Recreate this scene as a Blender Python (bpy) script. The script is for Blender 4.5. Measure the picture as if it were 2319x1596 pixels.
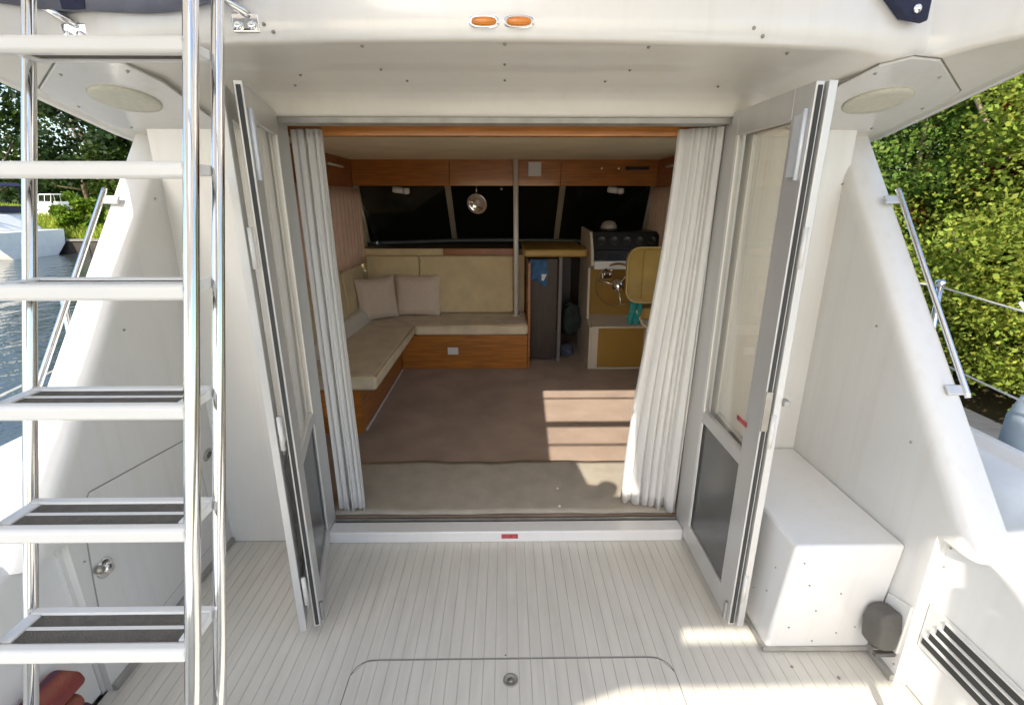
import bpy, bmesh, math, random
import numpy as np
from mathutils import Vector, Matrix
random.seed(4); RNG = np.random.default_rng(11)
for o in list(bpy.data.objects): bpy.data.objects.remove(o)
SC = bpy.context.scene
COL = SC.collection
# ------------------------------------------------------------------ camera
cam_d = bpy.data.cameras.new('camera'); cam = bpy.data.objects.new('camera', cam_d); COL.objects.link(cam)
cam.location = (0, 0, 1.60)
cam.rotation_euler = (math.radians(90 - 17.26), 0, math.radians(-0.74))
cam_d.sensor_fit = 'HORIZONTAL'; cam_d.sensor_width = 36; cam_d.lens = 36 * 1120 / 2319
cam_d.clip_start = .02; cam_d.clip_end = 5000
SC.camera = cam
# ------------------------------------------------------------------ sky, sun, exposure
SUN_TRAVEL = Vector((0.38, 1.27, -1.0)).normalized()
el = math.asin(-SUN_TRAVEL.z); az = math.atan2(-SUN_TRAVEL.x, -SUN_TRAVEL.y)
W = bpy.data.worlds.new('World'); SC.world = W; W.use_nodes = True
nt = W.node_tree; bg = nt.nodes['Background']
sky = nt.nodes.new('ShaderNodeTexSky'); sky.sky_type = 'NISHITA'; sky.sun_disc = False
sky.sun_elevation = el; sky.sun_rotation = az; sky.air_density = 1.0; sky.dust_density = 1.6; sky.ozone_density = 1.0
nt.links.new(sky.outputs[0], bg.inputs[0]); bg.inputs[1].default_value = 0.15
sl = bpy.data.lights.new('sun', 'SUN'); sl.energy = 3.2; sl.angle = math.radians(.4); sl.color = (1, .92, .80)
so = bpy.data.objects.new('sun', sl); COL.objects.link(so); so.location = (-5, -12, 12)
so.rotation_euler = SUN_TRAVEL.to_track_quat('-Z', 'Y').to_euler()
vs = SC.view_settings; vs.view_transform = 'Standard'; vs.look = 'None'; vs.gamma = 1; vs.exposure = 1.2; vs.use_curve_mapping = False
SC.cycles.max_bounces = 10; SC.cycles.diffuse_bounces = 6; SC.cycles.transparent_max_bounces = 16
SC.cycles.use_denoising = True; SC.cycles.sample_clamp_indirect = 6

# ------------------------------------------------------------------ materials
MATS = {}
def mat(name, col, rough=.5, metal=0, var=.06, vscale=6, bump=0, bscale=60, coat=0, spec=.5, stretch=None, island=0, sheen=0, trans=None, dirt=0, streak=0):
    if name in MATS: return MATS[name]
    m = bpy.data.materials.new(name); m.use_nodes = True; n = m.node_tree.nodes; l = m.node_tree.links
    b = n['Principled BSDF']; b.inputs['Roughness'].default_value = rough; b.inputs['Metallic'].default_value = metal
    b.inputs['Specular IOR Level'].default_value = spec
    if coat: b.inputs['Coat Weight'].default_value = coat; b.inputs['Coat Roughness'].default_value = .08
    if sheen: b.inputs['Sheen Weight'].default_value = sheen
    tc = n.new('ShaderNodeTexCoord'); mp = n.new('ShaderNodeMapping'); l.new(tc.outputs['Object'], mp.inputs[0])
    if stretch: mp.inputs['Scale'].default_value = stretch
    nz = n.new('ShaderNodeTexNoise'); nz.inputs['Scale'].default_value = vscale; nz.inputs['Detail'].default_value = 5
    l.new(mp.outputs[0], nz.inputs['Vector'])
    rp = n.new('ShaderNodeMapRange'); rp.inputs['From Min'].default_value = .3; rp.inputs['From Max'].default_value = .7
    rp.inputs['To Min'].default_value = 1 - var; rp.inputs['To Max'].default_value = 1 + var
    l.new(nz.outputs[0], rp.inputs[0])
    mx = n.new('ShaderNodeMix'); mx.data_type = 'RGBA'; mx.blend_type = 'MULTIPLY'; mx.inputs[0].default_value = 1
    mx.inputs[6].default_value = (*col, 1); l.new(rp.outputs[0], mx.inputs[7]); out = mx.outputs[2]
    if dirt:
        d = n.new('ShaderNodeTexNoise'); d.inputs['Scale'].default_value = 2.3; d.inputs['Detail'].default_value = 9; d.inputs['Roughness'].default_value = .7
        l.new(tc.outputs['Object'], d.inputs['Vector'])
        dr = n.new('ShaderNodeMapRange'); dr.inputs['From Min'].default_value = .52; dr.inputs['From Max'].default_value = .75; dr.inputs['To Max'].default_value = dirt
        l.new(d.outputs[0], dr.inputs[0])
        m2 = n.new('ShaderNodeMix'); m2.data_type = 'RGBA'; l.new(dr.outputs[0], m2.inputs[0]); l.new(out, m2.inputs[6])
        m2.inputs[7].default_value = (col[0]*.72, col[1]*.66, col[2]*.55, 1); out = m2.outputs[2]
    if streak:
        m3 = n.new('ShaderNodeMapping'); m3.inputs['Scale'].default_value = (16, 16, .7); l.new(tc.outputs['Object'], m3.inputs[0])
        d = n.new('ShaderNodeTexNoise'); d.inputs['Scale'].default_value = 1.6; d.inputs['Detail'].default_value = 6; l.new(m3.outputs[0], d.inputs['Vector'])
        dr = n.new('ShaderNodeMapRange'); dr.inputs['From Min'].default_value = .5; dr.inputs['From Max'].default_value = .8; dr.inputs['To Max'].default_value = streak; l.new(d.outputs[0], dr.inputs[0])
        m2 = n.new('ShaderNodeMix'); m2.data_type = 'RGBA'; l.new(dr.outputs[0], m2.inputs[0]); l.new(out, m2.inputs[6]); m2.inputs[7].default_value = (col[0]*.75, col[1]*.68, col[2]*.56, 1); out = m2.outputs[2]
    if island:
        g = n.new('ShaderNodeNewGeometry'); hs = n.new('ShaderNodeHueSaturation')
        a = n.new('ShaderNodeMapRange'); a.inputs['To Min'].default_value = 1 - island; a.inputs['To Max'].default_value = 1 + island
        l.new(g.outputs['Random Per Island'], a.inputs[0]); l.new(a.outputs[0], hs.inputs['Value'])
        h = n.new('ShaderNodeMapRange'); h.inputs['To Min'].default_value = .47; h.inputs['To Max'].default_value = .525
        ml = n.new('ShaderNodeMath'); ml.operation = 'MULTIPLY'; ml.inputs[1].default_value = 17.3; fr = n.new('ShaderNodeMath'); fr.operation = 'FRACT'
        l.new(g.outputs['Random Per Island'], ml.inputs[0]); l.new(ml.outputs[0], fr.inputs[0]); l.new(fr.outputs[0], h.inputs[0]); l.new(h.outputs[0], hs.inputs['Hue'])
        l.new(out, hs.inputs['Color']); out = hs.outputs[0]
    l.new(out, b.inputs['Base Color'])
    if bump:
        bz = n.new('ShaderNodeTexNoise'); bz.inputs['Scale'].default_value = bscale; bz.inputs['Detail'].default_value = 4
        l.new(mp.outputs[0], bz.inputs['Vector']); bp = n.new('ShaderNodeBump'); bp.inputs['Strength'].default_value = bump; bp.inputs['Distance'].default_value = .01
        l.new(bz.outputs[0], bp.inputs['Height']); l.new(bp.outputs[0], b.inputs['Normal'])
    if trans:
        t = n.new('ShaderNodeBsdfTranslucent'); l.new(out, t.inputs['Color']); ms = n.new('ShaderNodeMixShader'); ms.inputs[0].default_value = trans
        o = n['Material Output']; l.new(b.outputs[0], ms.inputs[1]); l.new(t.outputs[0], ms.inputs[2]); l.new(ms.outputs[0], o.inputs[0])
    MATS[name] = m; return m
def glass_mat(name, tint, refl=1.0):
    m = bpy.data.materials.new(name); m.use_nodes = True; n = m.node_tree.nodes; l = m.node_tree.links
    n.remove(n['Principled BSDF']); t = n.new('ShaderNodeBsdfTransparent'); t.inputs[0].default_value = (*tint, 1)
    g = n.new('ShaderNodeBsdfGlossy'); g.inputs['Roughness'].default_value = .02
    lw = n.new('ShaderNodeLayerWeight'); lw.inputs[0].default_value = .5; pw = n.new('ShaderNodeMath'); pw.operation = 'POWER'; pw.inputs[1].default_value = 5; l.new(lw.outputs['Facing'], pw.inputs[0])
    f = n.new('ShaderNodeMath'); f.operation = 'MULTIPLY_ADD'; f.inputs[1].default_value = .9; f.inputs[2].default_value = .035; l.new(pw.outputs[0], f.inputs[0]); ms = n.new('ShaderNodeMixShader')
    l.new(f.outputs[0], ms.inputs[0]); l.new(t.outputs[0], ms.inputs[1]); l.new(g.outputs[0], ms.inputs[2]); l.new(ms.outputs[0], n['Material Output'].inputs[0])
    MATS[name] = m; return m
GEL = mat('gelcoat', (.73, .72, .695), .2, var=.03, vscale=2, dirt=.16, streak=.22, coat=.2, bump=.012, bscale=9)
GELC = mat('gelcoat_cream', (.74, .71, .65), .3, var=.04, vscale=3, dirt=.2, streak=.1, coat=.2, bump=.02, bscale=30)
GELW = mat('gelcoat_white', (.78, .775, .755), .2, var=.02, vscale=2, dirt=.12, streak=.15, coat=.2)
ALU = mat('aluminium', (.62, .615, .60), .38, .4, var=.05, vscale=9, stretch=(1, 1, .15))
ALUD = mat('aluminium_weathered', (.40, .39, .36), .5, .5, var=.15, vscale=14)
PAINT = mat('painted_frame', (.66, .65, .62), .35, 0, var=.04, vscale=12, dirt=.15)
STEEL = mat('stainless', (.80, .80, .80), .09, 1, var=.03, vscale=20)
CHROME = mat('chrome', (.85, .85, .85), .05, 1, var=.02)
PLANK = mat('vinyl_plank', (.67, .645, .575), .5, var=.06, vscale=5, stretch=(6, .7, 1), bump=.05, bscale=200, dirt=.22)
JOINT = mat('plank_joint', (.46, .45, .41), .7)
CARPET = mat('carpet', (.37, .265, .195), .95, var=.16, vscale=4, bump=.5, bscale=260, sheen=.2, spec=.1)
MATM = mat('floor_mat_fabric', (.44, .395, .325), .9, var=.10, vscale=9, bump=.35, bscale=220, spec=.1)
WOOD = mat('teak', (.40, .145, .022), .32, var=.28, vscale=7, stretch=(.6, 1, 9), coat=.25)
WOODD = mat('teak_dark', (.33, .11, .022), .38, var=.25, vscale=7, stretch=(.7, 1, 8), coat=.15)
MUST = mat('mustard_vinyl', (.43, .27, .065), .42, var=.10, vscale=6, bump=.08, bscale=160)
MUSTP = mat('mustard_panel', (.34, .19, .03), .5, var=.08, vscale=5)
UPH = mat('beige_upholstery', (.70, .58, .35), .85, var=.09, vscale=8, bump=.25, bscale=150, sheen=.2)
UPHS = mat('taupe_upholstery', (.70, .59, .42), .9, var=.12, vscale=8, bump=.3, bscale=150, sheen=.2)
PILL = mat('pillow_fabric', (.72, .60, .50), .9, var=.07, vscale=30, stretch=(1, 1, 5), bump=.2, bscale=90, sheen=.2)
CURT = mat('white_curtain', (.88, .87, .845), .85, var=.03, vscale=10, stretch=(3, 3, .3), bump=.06, bscale=180, trans=.35)
PINK = mat('pink_curtain', (.74, .57, .47), .9, var=.06, vscale=10, trans=.5)
HEADL = mat('headliner', (.84, .76, .55), .7, var=.08, vscale=3, bump=.1, bscale=60)
BLK = mat('black_plastic', (.018, .018, .02), .35, var=.1)
COVER = mat('black_cover', (.012, .012, .013), .7, var=.2)
RUB = mat('dark_rubber', (.035, .036, .035), .6, var=.2)
GREYH = mat('grey_hood', (.10, .095, .085), .55, var=.12, vscale=20)
AMBER = mat('amber_lens', (.62, .20, .012), .12, var=.12, vscale=40, coat=.6)
GRILLE = mat('speaker_cloth', (.60, .585, .49), .8, var=.06, vscale=60, bump=.3, bscale=400)
RED = mat('red_sticker', (.42, .07, .08), .5, var=.5, vscale=90, stretch=(1, 1, .2))
NAVY = mat('navy_canvas', (.022, .028, .065), .85, var=.15, vscale=12, bump=.2, bscale=120)
GCANV = mat('grey_canvas', (.18, .19, .24), .85, var=.15, vscale=12, bump=.2, bscale=120)
ORANGE = mat('orange_fabric', (.45, .10, .04), .85, var=.35, vscale=9, stretch=(3, 1, 8), bump=.3, bscale=90)
PURP = mat('purple_fabric', (.13, .055, .12), .85, var=.3, vscale=9, bump=.3, bscale=90)
BLUE = mat('blue_fabric', (.05, .14, .30), .8, var=.3, vscale=20)
TEAL = mat('teal_cloth', (.02, .25, .23), .7, var=.2, vscale=30)
DKIN = mat('dark_brown_panel', (.045, .028, .02), .45, var=.2, vscale=6, stretch=(6, 1, 1))
TREAD = mat('tread_grip', (.125, .115, .095), .85, var=.15, vscale=50, bump=.5, bscale=300)
PLASW = mat('white_plastic', (.76, .75, .72), .35, var=.02)
SMOKE = mat('smoked_panel', (.105, .105, .105), .25, var=.08, vscale=5)
GLASS = glass_mat('tinted_glass', (.945, .93, .895))
GLASSC = glass_mat('clear_glass', (.85, .88, .86))
AWP = mat('shadow_pouch_canvas', (.55, .52, .46), .85, var=.05)
HINGE = mat('satin_hinge_sky_tint', (.66, .70, .75), .42, .25, var=.03)  # bluish tint puts the reflected sky into the plate colour
SCREW = mat('screw_head', (.36, .34, .30), .4, .8, var=.2)

# ------------------------------------------------------------------ mesh helpers
WL = {}
class MB:
    def __init__(s): s.v = []; s.f = []
    def add(s, vs, fs):
        k = len(s.v); s.v += [tuple(p) for p in vs]; s.f += [tuple(i + k for i in q) for q in fs]; return s
    def box(s, x0, x1, y0, y1, z0, z1, fn=None):
        p = [(x0,y0,z0),(x1,y0,z0),(x1,y1,z0),(x0,y1,z0),(x0,y0,z1),(x1,y0,z1),(x1,y1,z1),(x0,y1,z1)]
        if fn: p = [fn(*q) for q in p]
        return s.add(p, [(0,3,2,1),(4,5,6,7),(0,1,5,4),(1,2,6,5),(2,3,7,6),(3,0,4,7)])
    def hexa(s, p):  # 8 corners, bottom ring then top ring
        return s.add(p, [(0,3,2,1),(4,5,6,7),(0,1,5,4),(1,2,6,5),(2,3,7,6),(3,0,4,7)])
    def loft(s, rings, close=True, cap=True):
        n = len(rings[0]); vs = [q for r in rings for q in r]; fs = []
        for i in range(len(rings) - 1):
            for j in range(n if close else n - 1):
                a = i*n + j; b = i*n + (j+1) % n; fs.append((a, b, b + n, a + n))
        if cap and close: fs.append(tuple(range(n))[::-1]); fs.append(tuple(range((len(rings)-1)*n, len(rings)*n)))
        return s.add(vs, fs)
    def prism(s, poly, axis, a, b):
        def pt(u, w, t): return {'x': (t,u,w), 'y': (u,t,w), 'z': (u,w,t)}[axis]
        return s.loft([[pt(u, w, a) for u, w in poly], [pt(u, w, b) for u, w in poly]])
    def tube(s, path, r, n=10, cap=True):
        P = [Vector(p) for p in path]; rr = r if isinstance(r, (list, tuple)) else [r]*len(P); rings = []; up = None
        for i, p in enumerate(P):
            d = (P[min(i+1, len(P)-1)] - P[max(i-1, 0)]).normalized()
            if up is None: up = Vector((0,0,1)) if abs(d.z) < .9 else Vector((1,0,0))
            a = d.cross(up).normalized(); up = a.cross(d).normalized()
            rings.append([p + (a*math.cos(t) + up*math.sin(t))*rr[i] for t in [2*math.pi*k/n for k in range(n)]])
        return s.loft(rings, True, cap)
    def lathe(s, prof, c, axis=(0,0,1), n=20):
        ax = Vector(axis).normalized(); a = ax.orthogonal().normalized(); b = ax.cross(a); c = Vector(c)
        return s.loft([[c + ax*h + (a*math.cos(t) + b*math.sin(t))*max(r, 1e-4) for t in [2*math.pi*k/n for k in range(n)]] for r, h in prof])
    def grid(s, fn, nu, nv):
        vs = [fn(i/nu, j/nv) for j in range(nv+1) for i in range(nu+1)]
        return s.add(vs, [(j*(nu+1)+i, j*(nu+1)+i+1, (j+1)*(nu+1)+i+1, (j+1)*(nu+1)+i) for j in range(nv) for i in range(nu)])
    def build(s, name, m, parent=None, label=None, cat=None, group=None, kind=None, bevel=0, seg=2, smooth=False, sub=0, solid=0, angle=35):
        v = np.array([tuple(p) for p in s.v], float)
        if parent is not None: org = Vector(WL[parent])
        else:
            lo, hi = v.min(0), v.max(0); org = Vector(((lo[0]+hi[0])/2, (lo[1]+hi[1])/2, lo[2]))
        me = bpy.data.meshes.new(name); me.from_pydata((v - np.array(org)).tolist(), [], s.f); me.materials.append(m)
        bm = bmesh.new(); bm.from_mesh(me); bmesh.ops.recalc_face_normals(bm, faces=bm.faces); bm.to_mesh(me); bm.free()
        o = bpy.data.objects.new(name, me); COL.objects.link(o)
        if parent is not None: o.parent = parent
        else: o.location = org
        WL[o] = tuple(org)
        if smooth:
            for p in me.polygons: p.use_smooth = True
        if solid: md = o.modifiers.new('thick', 'SOLIDIFY'); md.thickness = solid; md.offset = 0
        if sub: md = o.modifiers.new('sub', 'SUBSURF'); md.levels = sub; md.render_levels = sub
        if bevel:
            md = o.modifiers.new('bevel', 'BEVEL'); md.width = bevel; md.segments = seg; md.limit_method = 'ANGLE'; md.angle_limit = math.radians(angle); md.harden_normals = True
            for p in me.polygons: p.use_smooth = True
        tag(o, label, cat, group, kind); return o
def tag(o, label=None, cat=None, group=None, kind=None):
    if label: o['label'] = label
    if cat: o['category'] = cat
    if group: o['group'] = group
    if kind: o['kind'] = kind
def thing(name, loc, label, cat, group=None):
    o = bpy.data.objects.new(name, None); o.empty_display_size = .1; COL.objects.link(o); o.location = loc; WL[o] = tuple(loc); tag(o, label, cat, group); return o
def studs(parent, pts, axis, r=.006, m=None, name='snap_stud'):
    r *= .78
    for p in pts: MB().lathe([(r, 0), (r, .002), (r*.55, .005), (0, .0055)], p, axis, 10).build(name, m or SCREW, parent, smooth=True)
def lerp(a, b, t): return a + (b - a)*t

# ================================================================== SETTING: water, banks
wm = mat('water', (.045, .06, .06), .05, var=.1, vscale=.2, bump=.9, bscale=2.2)
for nd in wm.node_tree.nodes:
    if nd.type == 'BUMP': nd.inputs['Distance'].default_value = .05
MB().add([(-3000,-3000,-.6),(3000,-3000,-.6),(3000,3000,-.6),(-3000,3000,-.6)], [(0,1,2,3)]).build('water', wm, kind='structure')
GRASSG = mat('bank_grass', (.20, .26, .025), .95, var=.35, vscale=1.3, bump=.6, bscale=14)
def bank_far(u, v):
    x = -75 + 75*u; y = 21.6 + 90*v*v; h = -.08 + .95*min(1, (y-21.6)/9) + .25*math.sin(x*.35)*min(1, (y-21.6)/6)
    return (x, y, h)
MB().grid(bank_far, 60, 24).build('far_bank', GRASSG, kind='structure', smooth=True)
q = MB(); xs = np.arange(-75, 0, 2.5)
quay = thing('quay_wall', (-37, 21.5, -.6), 'low dark timber quay wall along the far grassy bank', 'quay')
for x in xs: MB().box(x, x+2.47, 21.42, 21.62, -.9, -.1).build('panel', mat('quay_timber', (.05,.042,.035), .9, var=.3, vscale=3), quay, bevel=.02)
MB().box(-75, 0, 21.35, 21.75, -.1, -.02).build('capping_rail', mat('quay_cap', (.20,.19,.17), .9, var=.2), quay)
EARTH = mat('bank_earth', (.09, .07, .03), .95, var=.4, vscale=2, bump=.6, bscale=9)
def bank_near(u, v):
    x = 4.4 + 40*v*v; y = -12 + 40*u; d = x - 4.4
    return (x, y, -.75 + .5*min(1, d/.4) + 1.2*min(1, d/6) + .08*math.sin(y*2.1+d))
MB().grid(bank_near, 60, 24).build('near_bank', EARTH, kind='structure', smooth=True)
# pontoon beside the boat
pont = thing('pontoon', (3.4, 2.5, -.5), 'dark grey planked pontoon beside the hedge', 'pontoon')
PT = mat('pontoon_board', (.085, .09, .10), .8, var=.25, vscale=4)
for i in range(60): MB().box(2.75, 4.35, -5.5+i*.26, -5.5+i*.26+.25, -.33, -.29).build('plank', PT, pont)
MB().box(2.78, 4.3, -5.5, 10, -.62, -.33).build('float', mat('pontoon_float', (.05,.05,.055), .8), pont)

# ================================================================== COCKPIT FLOOR
floor = MB().box(-1.36, 1.40, -1.3, 2.06, -.05, -.002).build('cockpit_floor', JOINT, kind='structure')
PW = .0425; GAP = .0018; HX0, HX1, HY = -.5525, .5950, 1.392
hatch = thing('deck_hatch', (.02, .9, 0), 'large engine hatch with rounded corners set flush in the striped deck', 'hatch')
HC = .07
def hy_end(x):
    d = min(x - HX0, HX1 - x)
    return HY - (HC - math.sqrt(max(0, HC*HC - (HC - d)**2)) if d < HC else 0)
FULL = None
i = 0; x = -1.36
while x + PW < 1.40:
    a, b = x + GAP/2, x + PW - GAP/2; xc = (a+b)/2
    if HX0 < xc < HX1:
        e = hy_end(xc)
        MB().hexa([(a,.35,-.005),(b,.35,-.005),(b,hy_end(b)-.004,-.005),(a,hy_end(a)-.004,-.005),(a,.35,.0005),(b,.35,.0005),(b,hy_end(b)-.004,.0005),(a,hy_end(a)-.004,.0005)]).build('plank', PLANK, hatch)
        MB().hexa([(a,hy_end(a)+.005,-.005),(b,hy_end(b)+.005,-.005),(b,2.05,-.005),(a,2.05,-.005),(a,hy_end(a)+.005,0),(b,hy_end(b)+.005,0),(b,2.05,0),(a,2.05,0)]).build('plank', PLANK, floor)
        MB().box(a, b, -1.3, .34, -.005, 0).build('plank', PLANK, floor)
    else:
        MB().box(a, b, -1.3, 2.05, -.005, 0).build('plank', PLANK, floor)
    x += PW; i += 1
# hatch gasket and lift ring
gp = [(HX0, .35)] + [(HX0, HY-HC)] + [(HX0+HC-HC*math.cos(t), HY-HC+HC*math.sin(t)) for t in np.linspace(0, math.pi/2, 8)] + [(HX1-HC+HC*math.sin(t), HY-HC+HC*math.cos(t)) for t in np.linspace(0, math.pi/2, 8)] + [(HX1, .35)]
MB().tube([(a, b, -.0015) for a, b in gp], .0026, 6).build('seam_gasket', mat('seam_grey', (.24,.225,.20), .8), hatch, smooth=True)
lr = MB().lathe([(.026,0),(.026,.003),(.021,.004),(.018,.001),(.0,.001)], (.012, 1.305, .0005), n=24).build('lift_ring', ALUD, hatch, smooth=True)
MB().lathe([(.009,0),(.009,.004),(.004,.005),(0,.005)], (.012, 1.305, .0015), n=14).build('latch_button', SCREW, lr, smooth=True)
studs(floor, [(-.005, 1.405, 0)], (0,0,1), .004)
studs(floor, [(1.02, 1.345, 0), (1.16, 1.30, 0)], (0,0,1), .007)

# ================================================================== CABIN WINGS, COAMINGS, SIDE DECKS
def wing(sx):
    def yl(z): return 1.475 + .80*(z - .98)
    zs = [.60, .75, .98, 1.25, 1.5, 1.7, 1.86, 1.93]
    def ring(x, dy, fl):
        r = [(sx*x, 2.30, .0), (sx*x, 2.30, 1.93)]
        for z in zs[::-1]: r.append((sx*x, yl(z) + dy + (.0 if z > .62 else .0), z))
        r.append((sx*x, fl, .60)); r.append((sx*x, fl, 0)); return r
    rings = [ring(1.342, .040, 1.285), ring(1.3428, .028, 1.285), ring(1.346, .010, 1.285), ring(1.353, -.006, 1.285), ring(1.364, -.016, 1.285), ring(1.447, -.032, 1.285), ring(1.460, -.024, 1.285), ring(1.465, .0, 1.285)]
    # keep rings tidy below the coaming
    w = MB().loft(rings).build('cabin_wing_right' if sx > 0 else 'cabin_wing_left', GEL, kind='structure', smooth=True)
    for p in w.data.polygons:
        if len(p.vertices) > 4: p.use_smooth = False
    w.data.set_sharp_from_angle(angle=math.radians(40))
    return w
wr = wing(1); wl_ = wing(-1)
studs(wr, [(1.342, 2.06, 1.655), (1.342, 1.72, 1.16), (1.342, 1.46, .83)], (-1,0,0), .006)
studs(wl_, [(-1.342, 2.0, 1.6), (-1.342, 1.76, 1.30), (-1.342, 1.70, 1.16), (-1.342, 1.545, .92)], (1,0,0), .006)
def coaming(sx):
    n = 'right' if sx > 0 else 'left'
    pr = [(1.372, 0), (1.372, .55), (1.385, .60), (1.41, .618), (1.50, .622), (1.98, .60), (2.02, .64), (2.06, .64), (2.08, .58), (2.05, .3), (1.85, -.75), (1.42, -.75), (1.42, 0)]
    ys = [-1.6, 1.284, 1.6, 3.0, 6.5, 8.5]; rings = []
    for y in ys:
        k = 1 if y < 5 else (1 - .10*(y-5))
        rings.append([(sx*a*k, y, b) for a, b in pr])
    c = MB().loft(rings).build('cockpit_side_' + n, GELW, kind='structure', bevel=.008)
    return c
cr = coaming(1); cl = coaming(-1)
MB().box(-1.98, 1.98, -1.7, -1.3, -.7, .62).build('transom', GELW, kind='structure', bevel=.03)
# seam trim between wing liner and cockpit side
for sx, w in ((1, wr), (-1, wl_)):
    MB().box(min(sx*1.366, sx*1.378), max(sx*1.366, sx*1.378), 1.272, 1.286, .002, .60).build('edge_trim', PAINT, w)
    m = MB(); m.box(min(sx*1.325, sx*1.344), max(sx*1.325, sx*1.344), 1.285, 2.05, .001, .028)
    m.build('floor_trim', ALUD, w, bevel=.003)
# ================================================================== BULKHEAD
bh = MB()
for sx in (-1, 1): bh.box(min(sx*.905, sx*1.36), max(sx*.905, sx*1.36), 2.06, 2.16, -.05, 1.96)
bh.box(-1.36, 1.36, 2.075, 2.16, 1.895, 2.1)
bh.build('cabin_bulkhead', GEL, kind='structure')
fr = thing('door_frame', (0, 2.08, 0), 'grey aluminium frame round the saloon doorway', 'door frame')
for sx in (-1, 1): MB().box(min(sx*.862, sx*.905), max(sx*.862, sx*.905), 2.035, 2.15, .0, 1.893).build('jamb', ALU, fr, bevel=.003)
MB().box(-.862, .862, 2.045, 2.13, 1.872, 1.893).build('head_track', ALUD, fr, bevel=.002)
sill = thing('door_sill', (0, 2.1, 0), 'low white threshold with a small red sticker at the saloon door', 'threshold')
MB().box(-.862, .862, 2.03, 2.115, .0, .062).build('riser', GELW, sill, bevel=.008)
MB().box(-.861, .861, 2.115, 2.165, .0, .048).build('rubber_track', RUB, sill, bevel=.003)
MB().box(-.861, .861, 2.135, 2.142, .048, .060).build('track_rib', ALUD, sill)
MB().box(-.025, .055, 2.028, 2.0298, .024, .048).build('warning_sticker', RED, sill)

# ================================================================== OVERHANG
def ya(x):
    a = abs(x)
    if a < 1.18: return 1.43 + .13*(a/1.18)**2
    return 1.56 - (a - 1.18)*1.15
def zs_(x, y):
    zc_ = np.interp(y, [1.0, 1.43, 1.55, 1.72, 1.74, 1.90, 1.95, 1.985, 2.008, 2.022, 2.03, 2.05, 2.3], [1.985, 1.982, 1.990, 1.990, 1.984, 1.981, 1.977, 1.965, 1.945, 1.92, 1.897, 1.893, 1.893])
    zsd = np.interp(y, [.9, 1.5, 2.15, 2.4], [2.04, 1.985, 1.838, 1.80])
    t = min(1, max(0, (abs(x) - .93)/.16)); t = t*t*(3-2*t)
    return lerp(zc_, zsd, t)
xs = sorted(set(list(np.round(np.linspace(-1.53, 1.53, 61), 4)) + [-.93, -1.09, .93, 1.09, 1.18, -1.18]))
rows = []
tops = []
prof = [(.03, 1)]
r1 = [(x, ya(x)+.10, 2.62) for x in xs]; r2 = [(x, ya(x)+.035, 2.30) for x in xs]; r3 = [(x, ya(x)-.004, zs_(x, ya(x))+.075) for x in xs]; r4 = [(x, ya(x)-.006, zs_(x, ya(x))+.028) for x in xs]; r5 = [(x, ya(x)+.004, zs_(x, ya(x))+.006) for x in xs]
rows = [r1, r2, r3, r4, r5]
for t in np.concatenate([np.linspace(0.02, .5, 16), np.linspace(.515, .75, 34), np.linspace(.78, 1, 8)]): rows.append([(x, lerp(ya(x), 2.30, t), float(zs_(x, lerp(ya(x), 2.30, t)))) for x in xs])
rows.append([(x, 2.30, 2.62) for x in xs])
for r in rows[2:-1]:
    for k, sg in ((0, -1), (-1, 1)):
        pass
om = MB(); n = len(xs); om.add([p for r in rows for p in r], [(j*n+i, j*n+i+1, (j+1)*n+i+1, (j+1)*n+i) for j in range(len(rows)-1) for i in range(n-1)])
nr = len(rows)
om.f.append(tuple(j*n for j in range(nr))); om.f.append(tuple(j*n+n-1 for j in range(nr))[::-1]); om.f.append(tuple(range(n)) + tuple((nr-1)*n+i for i in range(n))[::-1])
over = om.build('flybridge_overhang', GELC, kind='structure', smooth=False)
for p in over.data.polygons: p.use_smooth = len(p.vertices) == 4
over.data.materials.append(GELW)
for p in over.data.polygons:
    if len(p.vertices) == 4 and p.index < 4*(n-1): p.material_index = 1
# rolled outer edge lip and the long cabin roof side running forward
for sx in (-1, 1):
    pts = [(sx*1.53, y, float(zs_(1.53, y))+.022) for y in np.linspace(1.18, 2.30, 14)] + [(sx*1.53, 3.5, 1.80), (sx*1.50, 6.0, 1.78)]
    MB().tube(pts, .024, 10).build('edge_lip', GELC, over, smooth=True)
    MB().hexa([(sx*1.50,2.301,1.80),(sx*1.53,2.301,1.80),(sx*1.53,6.2,1.78),(sx*1.50,6.2,1.78),(sx*1.50,2.301,2.3),(sx*1.53,2.301,2.3),(sx*1.53,6.2,2.2),(sx*1.50,6.2,2.2)]).build('roof_side', GELC, over)
MB().hexa([(-1.50,2.301,1.99),(1.50,2.301,1.99),(1.50,6.2,1.99),(-1.50,6.2,1.99),(-1.50,2.301,2.2),(1.50,2.301,2.2),(1.50,6.2,2.1),(-1.50,6.2,2.1)]).build('roof', GELC, over)
def so_pts(l): return [(x, y, float(zs_(x, y)) - .001) for x, y in l]
studs(over, so_pts([(0, 1.46), (.0, 1.69), (-.376, 1.49), (.382, 1.49), (-.385, 1.735), (.392, 1.735), (.79, 1.56), (-.79, 1.58), (0.0, 1.86), (-.33, 1.87), (.34, 1.87), (.75, 1.93), (-.73, 1.93), (-.66, 1.80)]), (0, 0, -1), .006)
studs(over, [(.645, ya(.645)-.006, 2.021), (.672, ya(.672)-.006, 2.003), (-.591, ya(.6)-.006, 2.006), (-.613, ya(.6)-.006, 2.023)], (0,-1,0), .006)
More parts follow.
